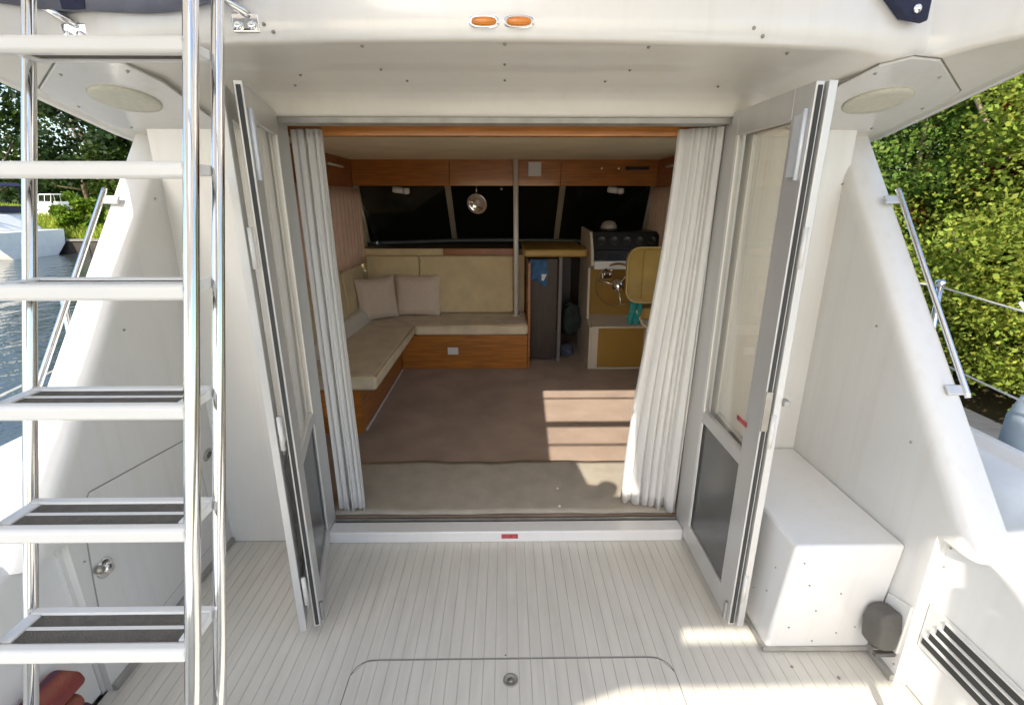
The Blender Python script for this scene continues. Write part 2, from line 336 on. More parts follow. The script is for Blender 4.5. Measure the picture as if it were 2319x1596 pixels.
# amber lamps on the fascia
for k, cx in enumerate((-.052, .035)):
    L = thing('amber_lamp', (cx, 1.42, 2.018), ['left one of the two small oval amber lamps on the white fascia', 'right one of the two small oval amber lamps on the white fascia'][k], 'lamp', 'amber lamps on the fascia')
    def oval(a, b, y): return [(cx + a*math.copysign(abs(math.cos(t))**.7, math.cos(t)), y, 2.020 + b*math.copysign(abs(math.sin(t))**.8, math.sin(t))) for t in np.linspace(0, 2*math.pi, 28, endpoint=False)]
    MB().loft([oval(.038,.0145,1.43), oval(.038,.0145,1.419), oval(.035,.0125,1.417)]).build('bezel', CHROME, L, smooth=False)
    MB().loft([oval(.032,.0105,1.42), oval(.031,.0100,1.413), oval(.024,.006,1.409), oval(.005,.001,1.408)]).build('lens', AMBER, L, smooth=True)
# access panels with loudspeakers in the soffit
def soff_n(sx):
    return Vector((0, -.147/.65, -1)).normalized()
for sx in (-1, 1):
    lab = 'off-white soffit access panel with round speaker above the %s' % ('boarding ladder' if sx < 0 else 'open right-hand door')
    P = thing('access_panel', (sx*1.22, 1.75, 1.9), lab, 'panel', 'soffit access panels')
    pl = [(1.04, 1.70), (1.07, 1.58), (1.13, 1.535), (1.22, 1.55), (1.455, 1.74), (1.475, 1.80), (1.46, 2.04), (1.42, 2.07), (1.10, 2.07), (1.06, 2.03)]
    def ring(off, ins, z=0):
        c = np.mean(pl, axis=0); return [(sx*(c[0]+(a-c[0])*ins), c[1]+(b-c[1])*ins, float(np.interp(c[1]+(b-c[1])*ins, [.9,1.5,2.15,2.4],[2.04,1.985,1.838,1.80])) + off) for a, b in pl]
    MB().loft([ring(.004, 1.0), ring(-.004, 1.0), ring(-.006, .99)]).build('panel_plate', GEL, P)
    ed = ring(-.001, 1.012); MB().tube(ed + [ed[0]], .0018, 5).build('seam', RUB if False else SCREW, P)
    nrm = soff_n(sx); c = Vector((sx*1.235, 1.80, float(np.interp(1.80, [.9,1.5,2.15],[2.04,1.985,1.838])) - .006))
    MB().lathe([(.098, -.001), (.098, .006), (.090, .010), (.06, .009), (0, .009)], c, nrm, 36).build('speaker_grille', GRILLE, P, smooth=True)
    studs(P, [tuple(Vector((sx*a, b, float(np.interp(b, [.9,1.5,2.15],[2.04,1.985,1.838]))-.006))) for a, b in [(1.09,1.62),(1.30,1.64),(1.44,1.86),(1.40,2.04),(1.10,2.04)]], nrm, .006)
# ================================================================== HANDRAILS ON THE WINGS
for sx in (-1, 1):
    a = Vector((sx*1.475, 1.955, 1.60)); b = Vector((sx*1.475, 1.482, .985)); d = (b-a).normalized(); nn = Vector((0, -.78, .62))
    H = thing('hand_rail', tuple(b), 'stainless grab rail along the sloping edge of the %s cabin side' % ('left' if sx < 0 else 'right'), 'hand rail', 'wing hand rails')
    off = Vector((sx*-.002, -.030, .022))
    MB().tube([a+off-d*.015, a+off, b+off, b+off+d*.015], .0095, 12).build('rail', STEEL, H, smooth=True)
    for p in (a + d*.02, b - d*.02):
        c = p + Vector((sx*-.032, -.030, .012)); 
        m = MB(); ex = d*.017; ey = Vector((1,0,0))*.028; ez = nn*.005
        m.hexa([c-ex-ey-ez, c+ex-ey-ez, c+ex+ey-ez, c-ex+ey-ez, c-ex-ey+ez, c+ex-ey+ez, c+ex+ey+ez, c-ex+ey+ez]); m.build('bracket', ALU, H, bevel=.004)

# ================================================================== DOORS
def leaf(parent, p0, p1, t, side, inner=True):
    p0 = Vector((*p0, 0)); p1 = Vector((*p1, 0)); d = (p1-p0); Ln = d.length; d.normalize(); nv = Vector((d.y, -d.x, 0))*side
    F = lambda s, n, z: tuple(p0 + d*s + nv*n + Vector((0,0,z)))
    h = t/2; z0, z1 = .045, 1.906; st0, st1, tr, br = .055, .105, .085, .10; zm = .70
    lf = MB()
    lf.box(0, st0, -h, h, z0, z1, F); lf.box(Ln-st1, Ln, -h, h, z0, z1, F)
    o = lf.build('leaf', PAINT if False else ALU, parent, bevel=.003)
    MB().box(st0, Ln-st1, -h*.97, h*.97, z1-tr, z1, F).build('top_rail', ALU, o, bevel=.002)
    MB().box(st0, Ln-st1, -h*.97, h*.97, z0, z0+br, F).build('bottom_rail', ALU, o, bevel=.002)
    MB().box(st0, Ln-st1, -h*.97, h*.97, zm-.025, zm+.025, F).build('middle_rail', ALU, o, bevel=.002)
    MB().box(st0+.001, st0+.022, h*.98, h+.004, zm+.026, z1-tr-.001, F).build('glazing_bead', PLASW, o)
    MB().box(st0+.001, st0+.022, h*.98, h+.004, z0+br+.001, zm-.026, F).build('glazing_bead', PLASW, o)
    MB().box(st0-.004, Ln-st1+.004, -.003, .003, zm+.02, z1-tr+.004, F).build('glass_pane', GLASS, o)
    MB().box(st0-.004, Ln-st1+.004, -.004, .004, z0+br-.004, zm-.02, F).build('lower_panel', SMOKE, o)
    return o, F, Ln
T = .024
for sx in (-1, 1):
    if sx > 0: A0, A1, B0, B1 = (.864, 2.015), (.858, 1.488), (.915, 2.00), (.888, 1.478); lab = 'right-hand bifold door folded open, tinted glass over a dark lower panel'
    else: A0, A1, B0, B1 = (-.858, 2.015), (-.722, 1.502), (-.945, 1.97), (-.765, 1.476); lab = 'left-hand bifold door folded open behind the boarding ladder'
    D = thing('bifold_door', (sx*.87, 1.8, .02), lab, 'door', 'saloon doors')
    a, FA, LA = leaf(D, A0, A1, T, sx*1)
    b, FB, LB = leaf(D, B0, B1, T, sx*1)
    # weather strips in the end edges, hinges, bolt
    sgn = 1
    MB().box(LA-.001, LA+.003, -.006, .006, .055, 1.895, FA).build('weather_strip', RUB, a)
    hh = T/2
    for zz in (1.66,):
        k = MB().box(LA-.075, LA-.025, hh, hh+.008, zz, zz+.17, FA).build('hinge', HINGE, a, bevel=.003)
        MB().tube([FA(LA-.02, hh+.006, zz-.01), FA(LA-.02, hh+.006, zz+.18)], .007, 8).build('knuckle', HINGE, k, smooth=True)
    for zz in (.16, .80, 1.40):
        k = MB().tube([FA(LA+.006, -hh-.012, zz), FA(LA+.006, -hh-.012, zz+.12)], .008, 8).build('hinge', PAINT, a, smooth=True)
    MB().box(LA-.035, LA-.018, hh, hh+.012, .05, .13, FA).build('foot_bolt', ALUD, a, bevel=.003)
    if sx > 0:
        MB().box(LA-.16, LA-.085, hh+.001, hh+.003, .83, .848, FA).build('warning_sticker', RED, a)
        lk = MB().box(LA, LA+.004, -.011, .011, .86, 1.0, FA).build('lock_plate', SCREW, a)
        MB().box(LB-.02, LB+.012, -hh-.02, -hh, .955, .975, FB).build('latch_handle', ALUD, b, bevel=.003)

# ================================================================== DOOR CURTAINS
def curtain(name, x0t, x1t, x0b, x1b, yt, yb, z0, z1, folds, amp, m, label, cat='curtain', group=None, ysl=0, seed=0):
    r = random.Random(seed); ph = [r.uniform(0, 6.28) for _ in range(4)]
    def fn(u, v):
        w = v; e = .5*(1 - math.cos(math.pi*v)); a = amp*(.55 + .45*w)
        uu = u + .012*math.sin(5*v + ph[0]) * math.sin(math.pi*u)
        x = lerp(lerp(x0t, x1t, uu), lerp(x0b, x1b, uu), e) + .006*math.sin(2*math.pi*folds*u + 1.4 + ph[1] + .8*v)
        fw = 1.1*math.sin(2*math.pi*1.3*u + ph[0]) + .7*math.sin(2*math.pi*2.9*u + ph[2] + .9*v); a *= .75 + .45*math.sin(2*math.pi*1.7*u + ph[3])
        y = lerp(yt, yb, v) + a*math.sin(2*math.pi*folds*u + fw + ph[1] + .5*math.sin(3*v)) + .2*a*math.sin(2*math.pi*folds*2.3*u + ph[2] + v) + ysl*u
        z = lerp(z1, z0, v) - (.012*math.sin(2*math.pi*folds*u + ph[3]) if v > .98 else 0)
        return (x, y, z)
    return MB().grid(fn, 110, 26).build(name, m, None, label, cat, group, smooth=True, solid=.0025)
curtain('door_curtain', -.862, -.742, -.850, -.722, 2.19, 2.20, .075, 1.868, 5, .022, CURT, 'gathered white curtain hanging at the left side of the doorway', group='doorway curtains', seed=3)
curtain('door_curtain', .702, .862, .600, .860, 2.19, 2.26, .085, 1.868, 6.5, .026, CURT, 'gathered white curtain hanging at the right side of the doorway', group='doorway curtains', ysl=-.10, seed=8)

# ================================================================== SALOON SHELL
sf = MB().box(-1.464, 1.464, 2.166, 5.9, -.02, .055).build('saloon_floor', CARPET, kind='structure')
MB().add([(-1.464,2.165,1.965),(1.464,2.165,1.965),(1.464,4.98,1.955),(-1.464,4.98,1.955)], [(0,1,2,3)]).build('saloon_ceiling', HEADL, kind='structure', solid=.02)
for sx in (-1, 1):
    w = MB(); X = (min(sx*1.466, sx*1.495), max(sx*1.466, sx*1.495))
    w.box(*X, 2.301, 6.2, -.1, 1.02); w.box(*X, 2.301, 6.2, 1.66, 2.0); w.box(*X, 2.301, 2.45, 1.02, 1.66); w.box(*X, 5.05, 6.2, 1.02, 1.66)
    ww = w.build('saloon_wall_' + ('left' if sx < 0 else 'right'), UPH, kind='structure')
    g = MB().box(sx*1.48-.002, sx*1.48+.002, 2.43, 5.07, 1.0, 1.68).build('side_window', GLASSC, None, 'long side window of the saloon on the %s, behind curtains' % ('left' if sx < 0 else 'right'), 'window')
# back wall forward of dash, below windshield
MB().box(-1.465, 1.465, 6.0, 6.05, -.1, 2.0).build('forward_bulkhead', DKIN, kind='structure')
hb = MB().box(-.90, .90, 2.205, 2.25, 1.845, 1.965).build('door_header_beam', WOOD, None, 'varnished wooden beam across the top of the doorway', 'beam', bevel=.004)
val = thing('wood_valance', (0, 4.9, 1.72), 'varnished wooden valance panels below the headliner over the windshield', 'valance')
vx = [-1.43, -.52, .52, 1.43]
for i in range(3): MB().box(vx[i]+.002, vx[i+1]-.002, 4.90, 4.93, 1.715, 1.962).build('panel', WOOD, val, bevel=.002)
for sx in (-1, 1):
    MB().hexa([(sx*1.432,4.93,1.70),(sx*1.462,4.93,1.70),(sx*1.462,2.4,1.70),(sx*1.432,2.4,1.70),(sx*1.432,4.93,1.950),(sx*1.462,4.93,1.950),(sx*1.462,2.4,1.950),(sx*1.432,2.4,1.950)]).build('side_panel', WOODD, val)
    MB().tube([(sx*1.418, 4.25, 1.87), (sx*1.418, 4.62, 1.865)], .011, 8).build('grab_bar', PLASW, val, smooth=True)
MB().box(.215, .335, 4.886, 4.899, 1.80, 1.925).build('switch_plate', PLASW, None, 'square white control panel on the wooden valance beside the pole', 'switch panel', bevel=.004)
dsp = thing('switch_row', (1.1, 4.89, 1.86), 'row of small dark switches on the valance above the helm', 'switches')
MB().box(1.12, 1.34, 4.89, 4.8985, 1.855, 1.885).build('switch_strip', BLK, dsp)
for i in range(6): MB().box(1.13+i*.034, 1.152+i*.034, 4.882, 4.892, 1.860, 1.880).build('rocker', RUB, dsp)
for x in (.90, 1.06): MB().lathe([(.014,0),(.014,.01),(.007,.016),(0,.016)], (x, 4.899, 1.868), (0,-1,0), 12).build('knob', CHROME, dsp, smooth=True)
# windshield
wsd = thing('windshield', (0, 5.2, 1.15), 'three-pane raked windshield, dark and covered from outside', 'windshield')
def wp(x, t):  # t 0 bottom 1 top; wrap outer corners aft
    k = max(0, (abs(x)-.55)/.9)
    return Vector((x*(1 - .02*t), lerp(5.66 - .28*k, 5.02 - .02*k, t), lerp(1.155 - .01*k, 1.715, t)))
edges = [-1.46, -.565, .565, 1.46]
for i in range(3):
    a, b = edges[i], edges[i+1]; c = [wp(a,0), wp(b,0), wp(b,1), wp(a,1)]
    MB().hexa(c + [p + Vector((0,.006,.004)) for p in c]).build('pane', GLASSC, wsd)
for x in edges:
    m = MB(); w = .028; c = [wp(x,0)+Vector((-w,-.012,0)), wp(x,0)+Vector((w,-.012,0)), wp(x,0)+Vector((w,.02,0)), wp(x,0)+Vector((-w,.02,0)), wp(x,1)+Vector((-w,-.012,0)), wp(x,1)+Vector((w,-.012,0)), wp(x,1)+Vector((w,.02,0)), wp(x,1)+Vector((-w,.02,0))]
    m.hexa(c).build('mullion', mat('window_frame_grey', (.42,.38,.29), .45, .1), wsd)
m = MB(); m.tube([wp(x,0)+Vector((0,-.012,.0)) for x in np.linspace(-1.46, 1.46, 15)], .024, 8).build('lower_frame', mat('frame_slate', (.09,.10,.11), .4, .3), wsd, smooth=True)
cv = [wp(x, t) + Vector((0, .05, .03)) for t in (-.15, 1.1) for x in (-1.6, -.57, .57, 1.6)]
MB().add(cv, [(0,1,5,4),(1,2,6,5),(2,3,7,6)]).build('windshield_cover', COVER, None, 'black canvas cover laid over the outside of the windshield', 'cover', solid=.006)
# wiper motors
for k, x in enumerate((-1.0, 1.05)):
    Wm = thing('wiper_motor', (x, 4.96, 1.68), ['small white wiper motor above the left windshield pane', 'small white wiper motor above the right windshield pane'][k], 'wiper motor', 'wiper motors')
    MB().lathe([(0,-.001),(.026,0),(.030,.02),(.030,.09),(.022,.10),(0,.101)], (x-.07, 4.97, 1.685), (1,0,-.12), 14).build('motor_case', PLASW, Wm, smooth=True)
    MB().lathe([(0,-.001),(.032,0),(.034,.04),(.02,.055),(0,.056)], (x+.055, 4.97, 1.695), (0,0,-1), 14).build('gear_case', PLASW, Wm, smooth=True)
# hanging chrome fan lamp
fl = thing('cabin_spotlight', (-.28, 4.96, 1.46), 'round chrome spotlight hanging in front of the middle windshield pane', 'lamp')
cF = Vector((-.27, 4.96, 1.555))
MB().tube([(-.275, 4.96, 1.72), (-.275, 4.96, 1.64)], .008, 8).build('stem', CHROME, fl, smooth=True)
MB().lathe([(0,-.075),(.035,-.07),(.075,-.04),(.098,0),(.1,.012),(.094,.018),(.07,-.005),(.03,-.025),(0,-.03)], cF, (-.25,-1,-.35), 28).build('bowl', CHROME, fl, smooth=True)
MB().lathe([(0,0),(.03,.002),(.034,.02),(.02,.035),(0,.04)], cF + Vector((0,.015,.01)), (-.25,-1,-.35), 16).build('bulb', mat('frosted_bulb', (.7,.62,.55), .3), fl, smooth=True)
MB().lathe([(0,0),(.012,.002),(.014,.02),(0,.03)], (-.04, 4.96, 1.70), (.3,0,-1), 10).build('cup_hook', CHROME, None, 'tiny chrome hook under the valance left of the pole', 'hook', smooth=True)

# side window curtains (pink)
def side_curtain(sx, y0, y1, label):
    def fn(u, v):
        return (sx*(1.425 + .030*math.sin(2*math.pi*(5 + 6*abs(y1-y0))*u + .6*v + 1.2*math.sin(7*u))), lerp(y0, y1, u), lerp(1.70, .99, v))
    MB().grid(fn, 90, 6).build('window_curtain', PINK, None, label, 'curtain', 'side window curtains', smooth=True, solid=.003)
side_curtain(-1, 3.68, 5.07, 'pink curtain at the forward end of the left saloon window')
side_curtain(1, 4.30, 5.0, 'pink curtain at the forward end of the right saloon window')
side_curtain(-1, 2.4, 3.7, 'pink curtain drawn across the aft half of the left saloon window')
# ================================================================== FLOOR MAT
fm = thing('floor_mat', (.1, 2.44, .055), 'light grey-brown carpet mat lying just inside the doorway', 'mat')
def mt(u, v):
    x = lerp(-.90, 1.12, u); y = lerp(2.17, 2.69, v); return (x, y + (.006*math.sin(x*9)+.004*math.sin(x*23))*v, .066 + .002*math.sin(x*7+y*9) + .0015*math.sin(x*19-y*5))
MB().grid(mt, 60, 12).build('pile', MATM, fm, smooth=True, solid=.008)
studs(fm, [(.283, 2.385, .0715), (.276, 2.22, .0715)], (0,0,1), .011, PLASW, 'snap_button')
# ================================================================== SETTEE
st = thing('corner_settee', (-.9, 4.1, .055), 'L-shaped beige settee on a varnished wooden base along the port side', 'settee')
MB().box(-1.46, -.98, 3.10, 4.999, .056, .385).build('base', WOOD, st, bevel=.004)
MB().box(-.978, .20, 4.45, 4.999, .056, .385).build('base', WOOD, st, bevel=.004)
MB().box(-.86, .20, 4.438, 4.452, .30, .385).build('drawer_front', WOODD if False else WOOD, st, bevel=.003)
MB().box(-.975, -.965, 3.14, 4.40, .058, .075).build('toe_trim', PLASW, st)
def cush(m, pts, z0, z1, nm, mt_, bev=.03):
    MB().prism(pts, 'z', z0, z1).build(nm, mt_, st, bevel=bev, seg=4)
cush(None, [(-1.40, 3.05), (-.85, 3.05), (-.84, 4.42), (-1.40, 4.985)], .388, .492, 'seat_cushion', UPHS)
cush(None, [(-1.385, 4.99), (-.832, 4.425), (.205, 4.425), (.205, 4.99)], .388, .492, 'seat_cushion', UPHS)
for i, (a, b) in enumerate(((-1.38, -.86), (-.855, .08))):
    MB().hexa([(a,4.90,.50),(b,4.90,.50),(b,5.03,.50),(a,5.03,.50),(a,4.955,1.06),(b,4.955,1.06),(b,5.03,1.06),(a,5.03,1.06)]).build('backrest', UPH, st, bevel=.018, seg=3)
for i, (a, b) in enumerate(((3.06, 3.7), (3.705, 4.3), (4.305, 4.9))):
    MB().hexa([(-1.462,a,.50),(-1.37,a,.50),(-1.37,b,.50),(-1.462,b,.50),(-1.462,a,1.02),(-1.415,a,1.02),(-1.415,b,1.02),(-1.462,b,1.02)]).build('backrest', UPH, st, bevel=.018, seg=3)
wo = MB().box(-.545, -.445, 4.425, 4.4375, .205, .275).build('wall_socket', PLASW, None, 'small white power socket on the wooden settee base', 'socket', bevel=.004)
for pth in ([(-.846, 3.06, .484), (-.836, 4.40, .484)], [(-.82, 4.421, .484), (.20, 4.421, .484)], [(-1.39, 3.046, .484), (-.86, 3.046, .484)]): MB().tube(pth, .006, 6).build('piping', UPH, st, smooth=True)
def pillow(c, w, h, t, rz, tilt, label):
    R = Matrix.Rotation(rz, 3, 'Z') @ Matrix.Rotation(tilt, 3, 'X')
    def fn(sgn):
        def f(u, v):
            a, b = 2*u-1, 2*v-1; e = (1-a**4)*(1-b**4); k = 1 - .07*(1-abs(b)**2)*abs(a)**3
            p = Vector((a*w/2*(1-.06*(1-b*b)), sgn*t/2*max(e, 0)**.55, b*h/2*(1-.06*(1-a*a)))); return Vector(c) + R @ p
        return f
    m = MB(); m.grid(fn(1), 14, 14); m.grid(fn(-1), 14, 14)
    o = m.build('throw_pillow', PILL, None, label, 'pillow', 'settee pillows', smooth=True); return o
pillow((-1.22, 4.66, .695), .40, .40, .13, math.radians(38), math.radians(-12), 'pinkish square pillow standing in the settee corner')
pillow((-.87, 4.84, .69), .46, .40, .13, math.radians(-4), math.radians(-12), 'pinkish square pillow leaning on the forward settee backrest')
pole = thing('support_pole', (.105, 4.82, .49), 'slender white pole from the settee end up to the headliner', 'pole')
MB().tube([(.105, 4.80, .49), (.095, 4.80, 1.955)], .024, 14).build('shaft', PLASW, pole, smooth=True)
MB().lathe([(.042,0),(.042,.006),(.028,.012),(.026,.012)], (.105, 4.80, .490), n=18).build('foot_flange', PLASW, pole, smooth=True)
# dash behind settee
dsh = thing('forward_dash', (-.6, 5.2, 1.0), 'low dash shelf with a varnished strip behind the forward settee', 'dash')
MB().box(-1.46, .19, 5.035, 5.70, 1.06, 1.12).build('top', mat('dash_top', (.10,.085,.06), .6), dsh, bevel=.004)
MB().box(-.62, .10, 5.02, 5.034, 1.055, 1.125).build('wood_strip', WOODD, dsh, bevel=.003)
MB().box(-1.46, -.625, 5.02, 5.034, 1.04, 1.125).build('edge_trim', UPH, dsh, bevel=.003)
MB().box(-1.46, .19, 5.031, 5.06, .06, 1.06).build('back_panel', UPH, dsh)
# ================================================================== COMPANIONWAY
cw = thing('companionway', (.48, 4.7, .055), 'dark companionway down to the forward cabin beside the helm', 'companionway')
MB().box(.205, .225, 4.46, 5.95, .056, 1.05).build('side_panel', WOODD, cw)
MB().box(.50, .535, 4.66, 4.70, .056, 1.08).build('post', mat('post_grey', (.16,.15,.15), .5), cw, bevel=.004)
MB().box(.225, .495, 4.70, 4.725, .075, 1.06).build('door_leaf', DKIN, cw, bevel=.004)
for i in range(3): MB().box(.54, .76, 4.9+i*.3, 5.2+i*.3, -.01-.2*i, .05-.2*i).build('step', DKIN, cw)
MB().box(.60, .70, 5.3, 5.32, .25, 1.0).build('mirror_panel', mat('dark_mirror', (.12,.12,.13), .15, .3), cw, bevel=.006)
MB().prism([(.165, 4.62), (.175, 4.60), (.745, 4.60), (.765, 4.63), (.765, 5.6), (.165, 5.6)], 'z', 1.085, 1.155).build('padded_shelf', MUST, None, 'mustard padded shelf edge over the companionway', 'shelf', bevel=.03, seg=4)
def lump(c, r, seed, flat=.8):
    rr = random.Random(seed); ph = [rr.uniform(0, 6.28) for _ in range(6)]
    def f(u, v):
        a = 2*math.pi*u; b = math.pi*(v-.5); k = 1 + .12*math.sin(3*a+ph[0])*math.cos(b) + .08*math.sin(5*b+ph[1]+2*a)
        return (c[0]+r[0]*k*math.cos(b)*math.cos(a), c[1]+r[1]*k*math.cos(b)*math.sin(a), c[2]+r[2]*k*math.sin(b))
    return MB().grid(f, 28, 14)
bl = MB().grid(lambda u, v: (lerp(.205, .395, u), 4.69 + .010*math.sin(9*u+3*v) - .012*v, lerp(1.055, .835 + .03*math.sin(5*u), v)), 16, 10).build('hanging_towel', BLUE, None, 'blue and white towel hung over the dark companionway door', 'towel', smooth=True, solid=.008)
MB().box(.34, .395, 4.672, 4.677, .86, .92).build('white_patch', PLASW, bl)
lump((.66, 4.95, .42), (.10, .09, .16), 3).build('duffel_bag', mat('dark_green_bag', (.03,.045,.045), .8, var=.3), None, 'dark green bag standing on the companionway steps', 'bag', smooth=True)
lump((.62, 4.82, .13), (.07, .07, .07), 5).build('shoe_bag', mat('slate_bag', (.06,.07,.11), .8, var=.3), None, 'small slate-blue bundle at the foot of the companionway', 'bundle', smooth=True)
# ================================================================== HELM
CREAM = mat('cream_console', (.60, .54, .45), .45, var=.04)
hc = thing('helm_console', (1.15, 4.7, .055), 'cream and mustard helm console with black instrument panel', 'console')
MB().prism([(4.43, .056), (4.43, .46), (4.62, .50), (4.66, .98), (4.50, 1.02), (4.52, 1.12), (4.66, 1.31), (5.2, 1.33), (5.2, .056)], 'x', .775, .80).build('side_panel', CREAM, hc, bevel=.004)
MB().box(.80, .862, 4.428, 4.47, .056, .47).build('corner_post', CREAM, hc, bevel=.006)
MB().box(.862, 1.46, 4.436, 4.46, .075, .45).build('locker_front', MUSTP, hc, bevel=.004)
MB().box(.862, 1.46, 4.432, 4.47, .056, .072).build('kick_strip', CREAM, hc)
MB().hexa([(.802,4.43,.452),(1.46,4.43,.452),(1.46,4.72,.50),(.802,4.72,.50),(.802,4.43,.472),(1.46,4.43,.472),(1.46,4.72,.52),(.802,4.72,.52)]).build('ledge', CREAM, hc, bevel=.004)
MB().box(.802, 1.46, 4.72, 4.74, .50, .99).build('knee_panel', MUSTP, hc)
MB().box(.802, 1.46, 4.50, 4.76, .985, 1.06).build('dash_front', PLASW, hc, bevel=.01)
MB().hexa([(.802,4.53,1.062),(1.46,4.53,1.062),(1.46,5.1,1.062),(.802,5.1,1.062),(.802,4.56,1.15),(1.46,4.56,1.15),(1.46,5.1,1.30),(.802,5.1,1.30)]).build('switch_shelf', BLK, hc, bevel=.006)
ip = MB().hexa([(.78,4.58,1.152),(1.46,4.58,1.152),(1.46,5.0,1.152),(.78,5.0,1.152),(.80,4.66,1.31),(1.46,4.66,1.31),(1.46,5.0,1.31),(.80,5.0,1.31)]).build('instrument_panel', BLK, hc, bevel=.012)
for i in range(5):
    c = Vector((.88+i*.115, 4.612, 1.235)); nrm = Vector((0,-.9,.45))
    MB().lathe([(.04,0),(.04,.008),(.034,.010),(.032,.004),(0,.004)], c, nrm, 20).build('gauge', mat('gauge_rim', (.05,.05,.05), .3, .2), ip, smooth=True)
for i in range(7): MB().lathe([(.012,0),(.012,.012),(.004,.018),(0,.018)], (.86+i*.085, 4.545, 1.10), (0,-1,.2), 10).build('toggle', RUB if i != 4 else CHROME, hc, smooth=True)
cmp_ = thing('compass', (.975, 4.78, 1.31), 'grey domed compass on top of the helm console', 'compass')
MB().lathe([(.09,0),(.09,.015),(.075,.02)], (.975, 4.80, 1.312), n=24).build('base', BLK, cmp_, smooth=True)
MB().lathe([(.078,.015),(.076,.045),(.06,.075),(.03,.09),(0,.094)], (.975, 4.80, 1.312), n=24).build('dome', mat('compass_dome', (.30,.26,.22), .25), cmp_, smooth=True)
# steering wheel
sw = thing('steering_wheel', (1.0, 4.55, .85), 'steering wheel with chrome hub in front of the helm seat', 'steering wheel')
c = Vector((1.0, 4.42, .86)); ax = Vector((-.45, -.85, .32)).normalized(); e1 = ax.orthogonal().normalized(); e2 = ax.cross(e1)
MB().tube([c + (e1*math.cos(t)+e2*math.sin(t))*.19 for t in np.linspace(0, 2*math.pi, 37)], .011, 8, False).build('rim', mat('wheel_rim', (.25,.15,.05), .3, coat=.5), sw, smooth=True)
for k in range(3):
    t = 1.1 + k*2.094; MB().tube([c - ax*.03, c + (e1*math.cos(t)+e2*math.sin(t))*.188], .007, 8).build('spoke', CHROME, sw, smooth=True)
MB().lathe([(.05,-.05),(.055,-.02),(.03,0),(0,.004)], c - ax*.0, ax, 18).build('hub', CHROME, sw, smooth=True)
MB().tube([c - ax*.03, c - ax*.30], .025, 12).build('column', CHROME, sw, smooth=True)
thr = thing('throttle_lever', (.92, 4.6, .95), 'pair of chrome throttle levers on the helm console', 'throttle')
MB().box(.87, .97, 4.47, 4.52, .90, .96).build('base_block', CHROME, thr, bevel=.012)
for dx in (0, .05): 
    k = MB().tube([(.895+dx, 4.47, .94), (.895+dx, 4.42, .99)], .006, 8).build('lever', CHROME, thr, smooth=True)
    MB().lathe([(0,-.014),(.012,-.007),(.014,0),(.012,.007),(0,.014)], (.895+dx, 4.415, .995), n=10).build('knob', CHROME if dx else RUB, k, smooth=True)
# helm seat
hs = thing('helm_chair', (1.25, 4.0, .055), 'mustard vinyl helm seat with rounded backrest and lighter piping', 'chair')
def rr(x0, x1, z0, z1, r, n=8):
    pts = []
    for cx, cz, a0 in ((x1-r, z1-r, 0), (x0+r, z1-r, 90), (x0+r, z0+r, 180), (x1-r, z0+r, 270)):
        for k in range(n+1):
            a = math.radians(a0 + 90*k/n); pts.append((cx + r*math.cos(a), cz + r*math.sin(a)))
    return pts
bk = rr(.965, 1.455, .80, 1.235, .10)
def tl(x, z, y): return (x - .06*(z-1.235)*0, y + .10*(1.235-z)*-.3, z)
MB().loft([[tl(x, z, 3.945) for x, z in rr(.985, 1.46, .82, 1.215, .09)], [tl(x, z, 3.93) for x, z in bk], [tl(x, z, 3.99) for x, z in bk], [tl(x, z, 4.0) for x, z in rr(.985, 1.46, .82, 1.215, .09)]]).build('backrest', MUST, hs, smooth=False, bevel=.006)
MB().tube([tl(x, z, 3.925) for x, z in bk + [bk[0]]], .007, 6, False).build('piping', mat('piping', (.55,.40,.15), .5), hs, smooth=True)
for xx in (1.10, 1.24, 1.38): MB().tube([tl(xx, .83, 3.934), tl(xx, 1.205, 3.940)], .004, 6).build('seam', mat('piping', (.55,.40,.15), .5), hs, smooth=True)
MB().prism(rr(1.05, 1.46, 3.99, 4.30, .06), 'z', .64, .74).build('seat_cushion', MUST, hs, bevel=.02)
MB().tube([(1.28, 4.14, .06), (1.28, 4.14, .64)], .035, 14).build('pedestal', STEEL, hs, smooth=True)
MB().tube([(1.04, 3.96, .78), (1.12, 3.93, .62), (1.3, 3.95, .46)], .008, 8).build('strap', UPH, hs, smooth=True)
MB().grid(lambda u, v: (lerp(1.005, 1.10, u)+.01*math.sin(6*v), 3.94+.012*math.sin(11*u+2*v), lerp(.80, .615, v)), 14, 8).build('teal_cloth', TEAL, None, 'teal cloth hanging below the helm seat backrest', 'cloth', smooth=True, solid=.006)

# ================================================================== RIGHT LOCKER, POWER INLET, LOUVRE
lk = thing('step_locker', (1.15, 1.74, 0), 'white moulded storage locker between the right door and the cabin side', 'locker')
MB().hexa([(.955,1.412,.0),(1.3415,1.412,.0),(1.3415,2.055,.0),(.955,2.055,.0),(.968,1.372,.492),(1.3415,1.372,.492),(1.3415,2.055,.492),(.962,2.055,.492)]).build('body', GELW, lk, bevel=.014, seg=4)
MB().tube([(.951, 2.03, .014), (.951, 1.408, .014), (1.335, 1.408, .014)], .012, 6).build('base_trim', ALUD, lk)
studs(lk, [(x, 1.412 - .0813*z + .001, z) for x, z in ((1.02,.12),(1.05,.32),(1.12,.05),(1.20,.09),(1.01,.42),(1.17,.28),(1.26,.12),(1.10,.20))], (0,-1,-.08), .004)
studs(lk, [(.957,1.70,.10),(.959,1.55,.16),(.960,1.47,.22),(.964,1.45,.34)], (-1,0,.1), .004)
m = MB().tube([(.945,1.60,.09),(.925,1.60,.088),(.915,1.585,.085),(.915,1.56,.085)], .004, 6); m.build('door_hook', STEEL, None, 'tiny steel hook on the side of the white locker', 'hook', smooth=True)
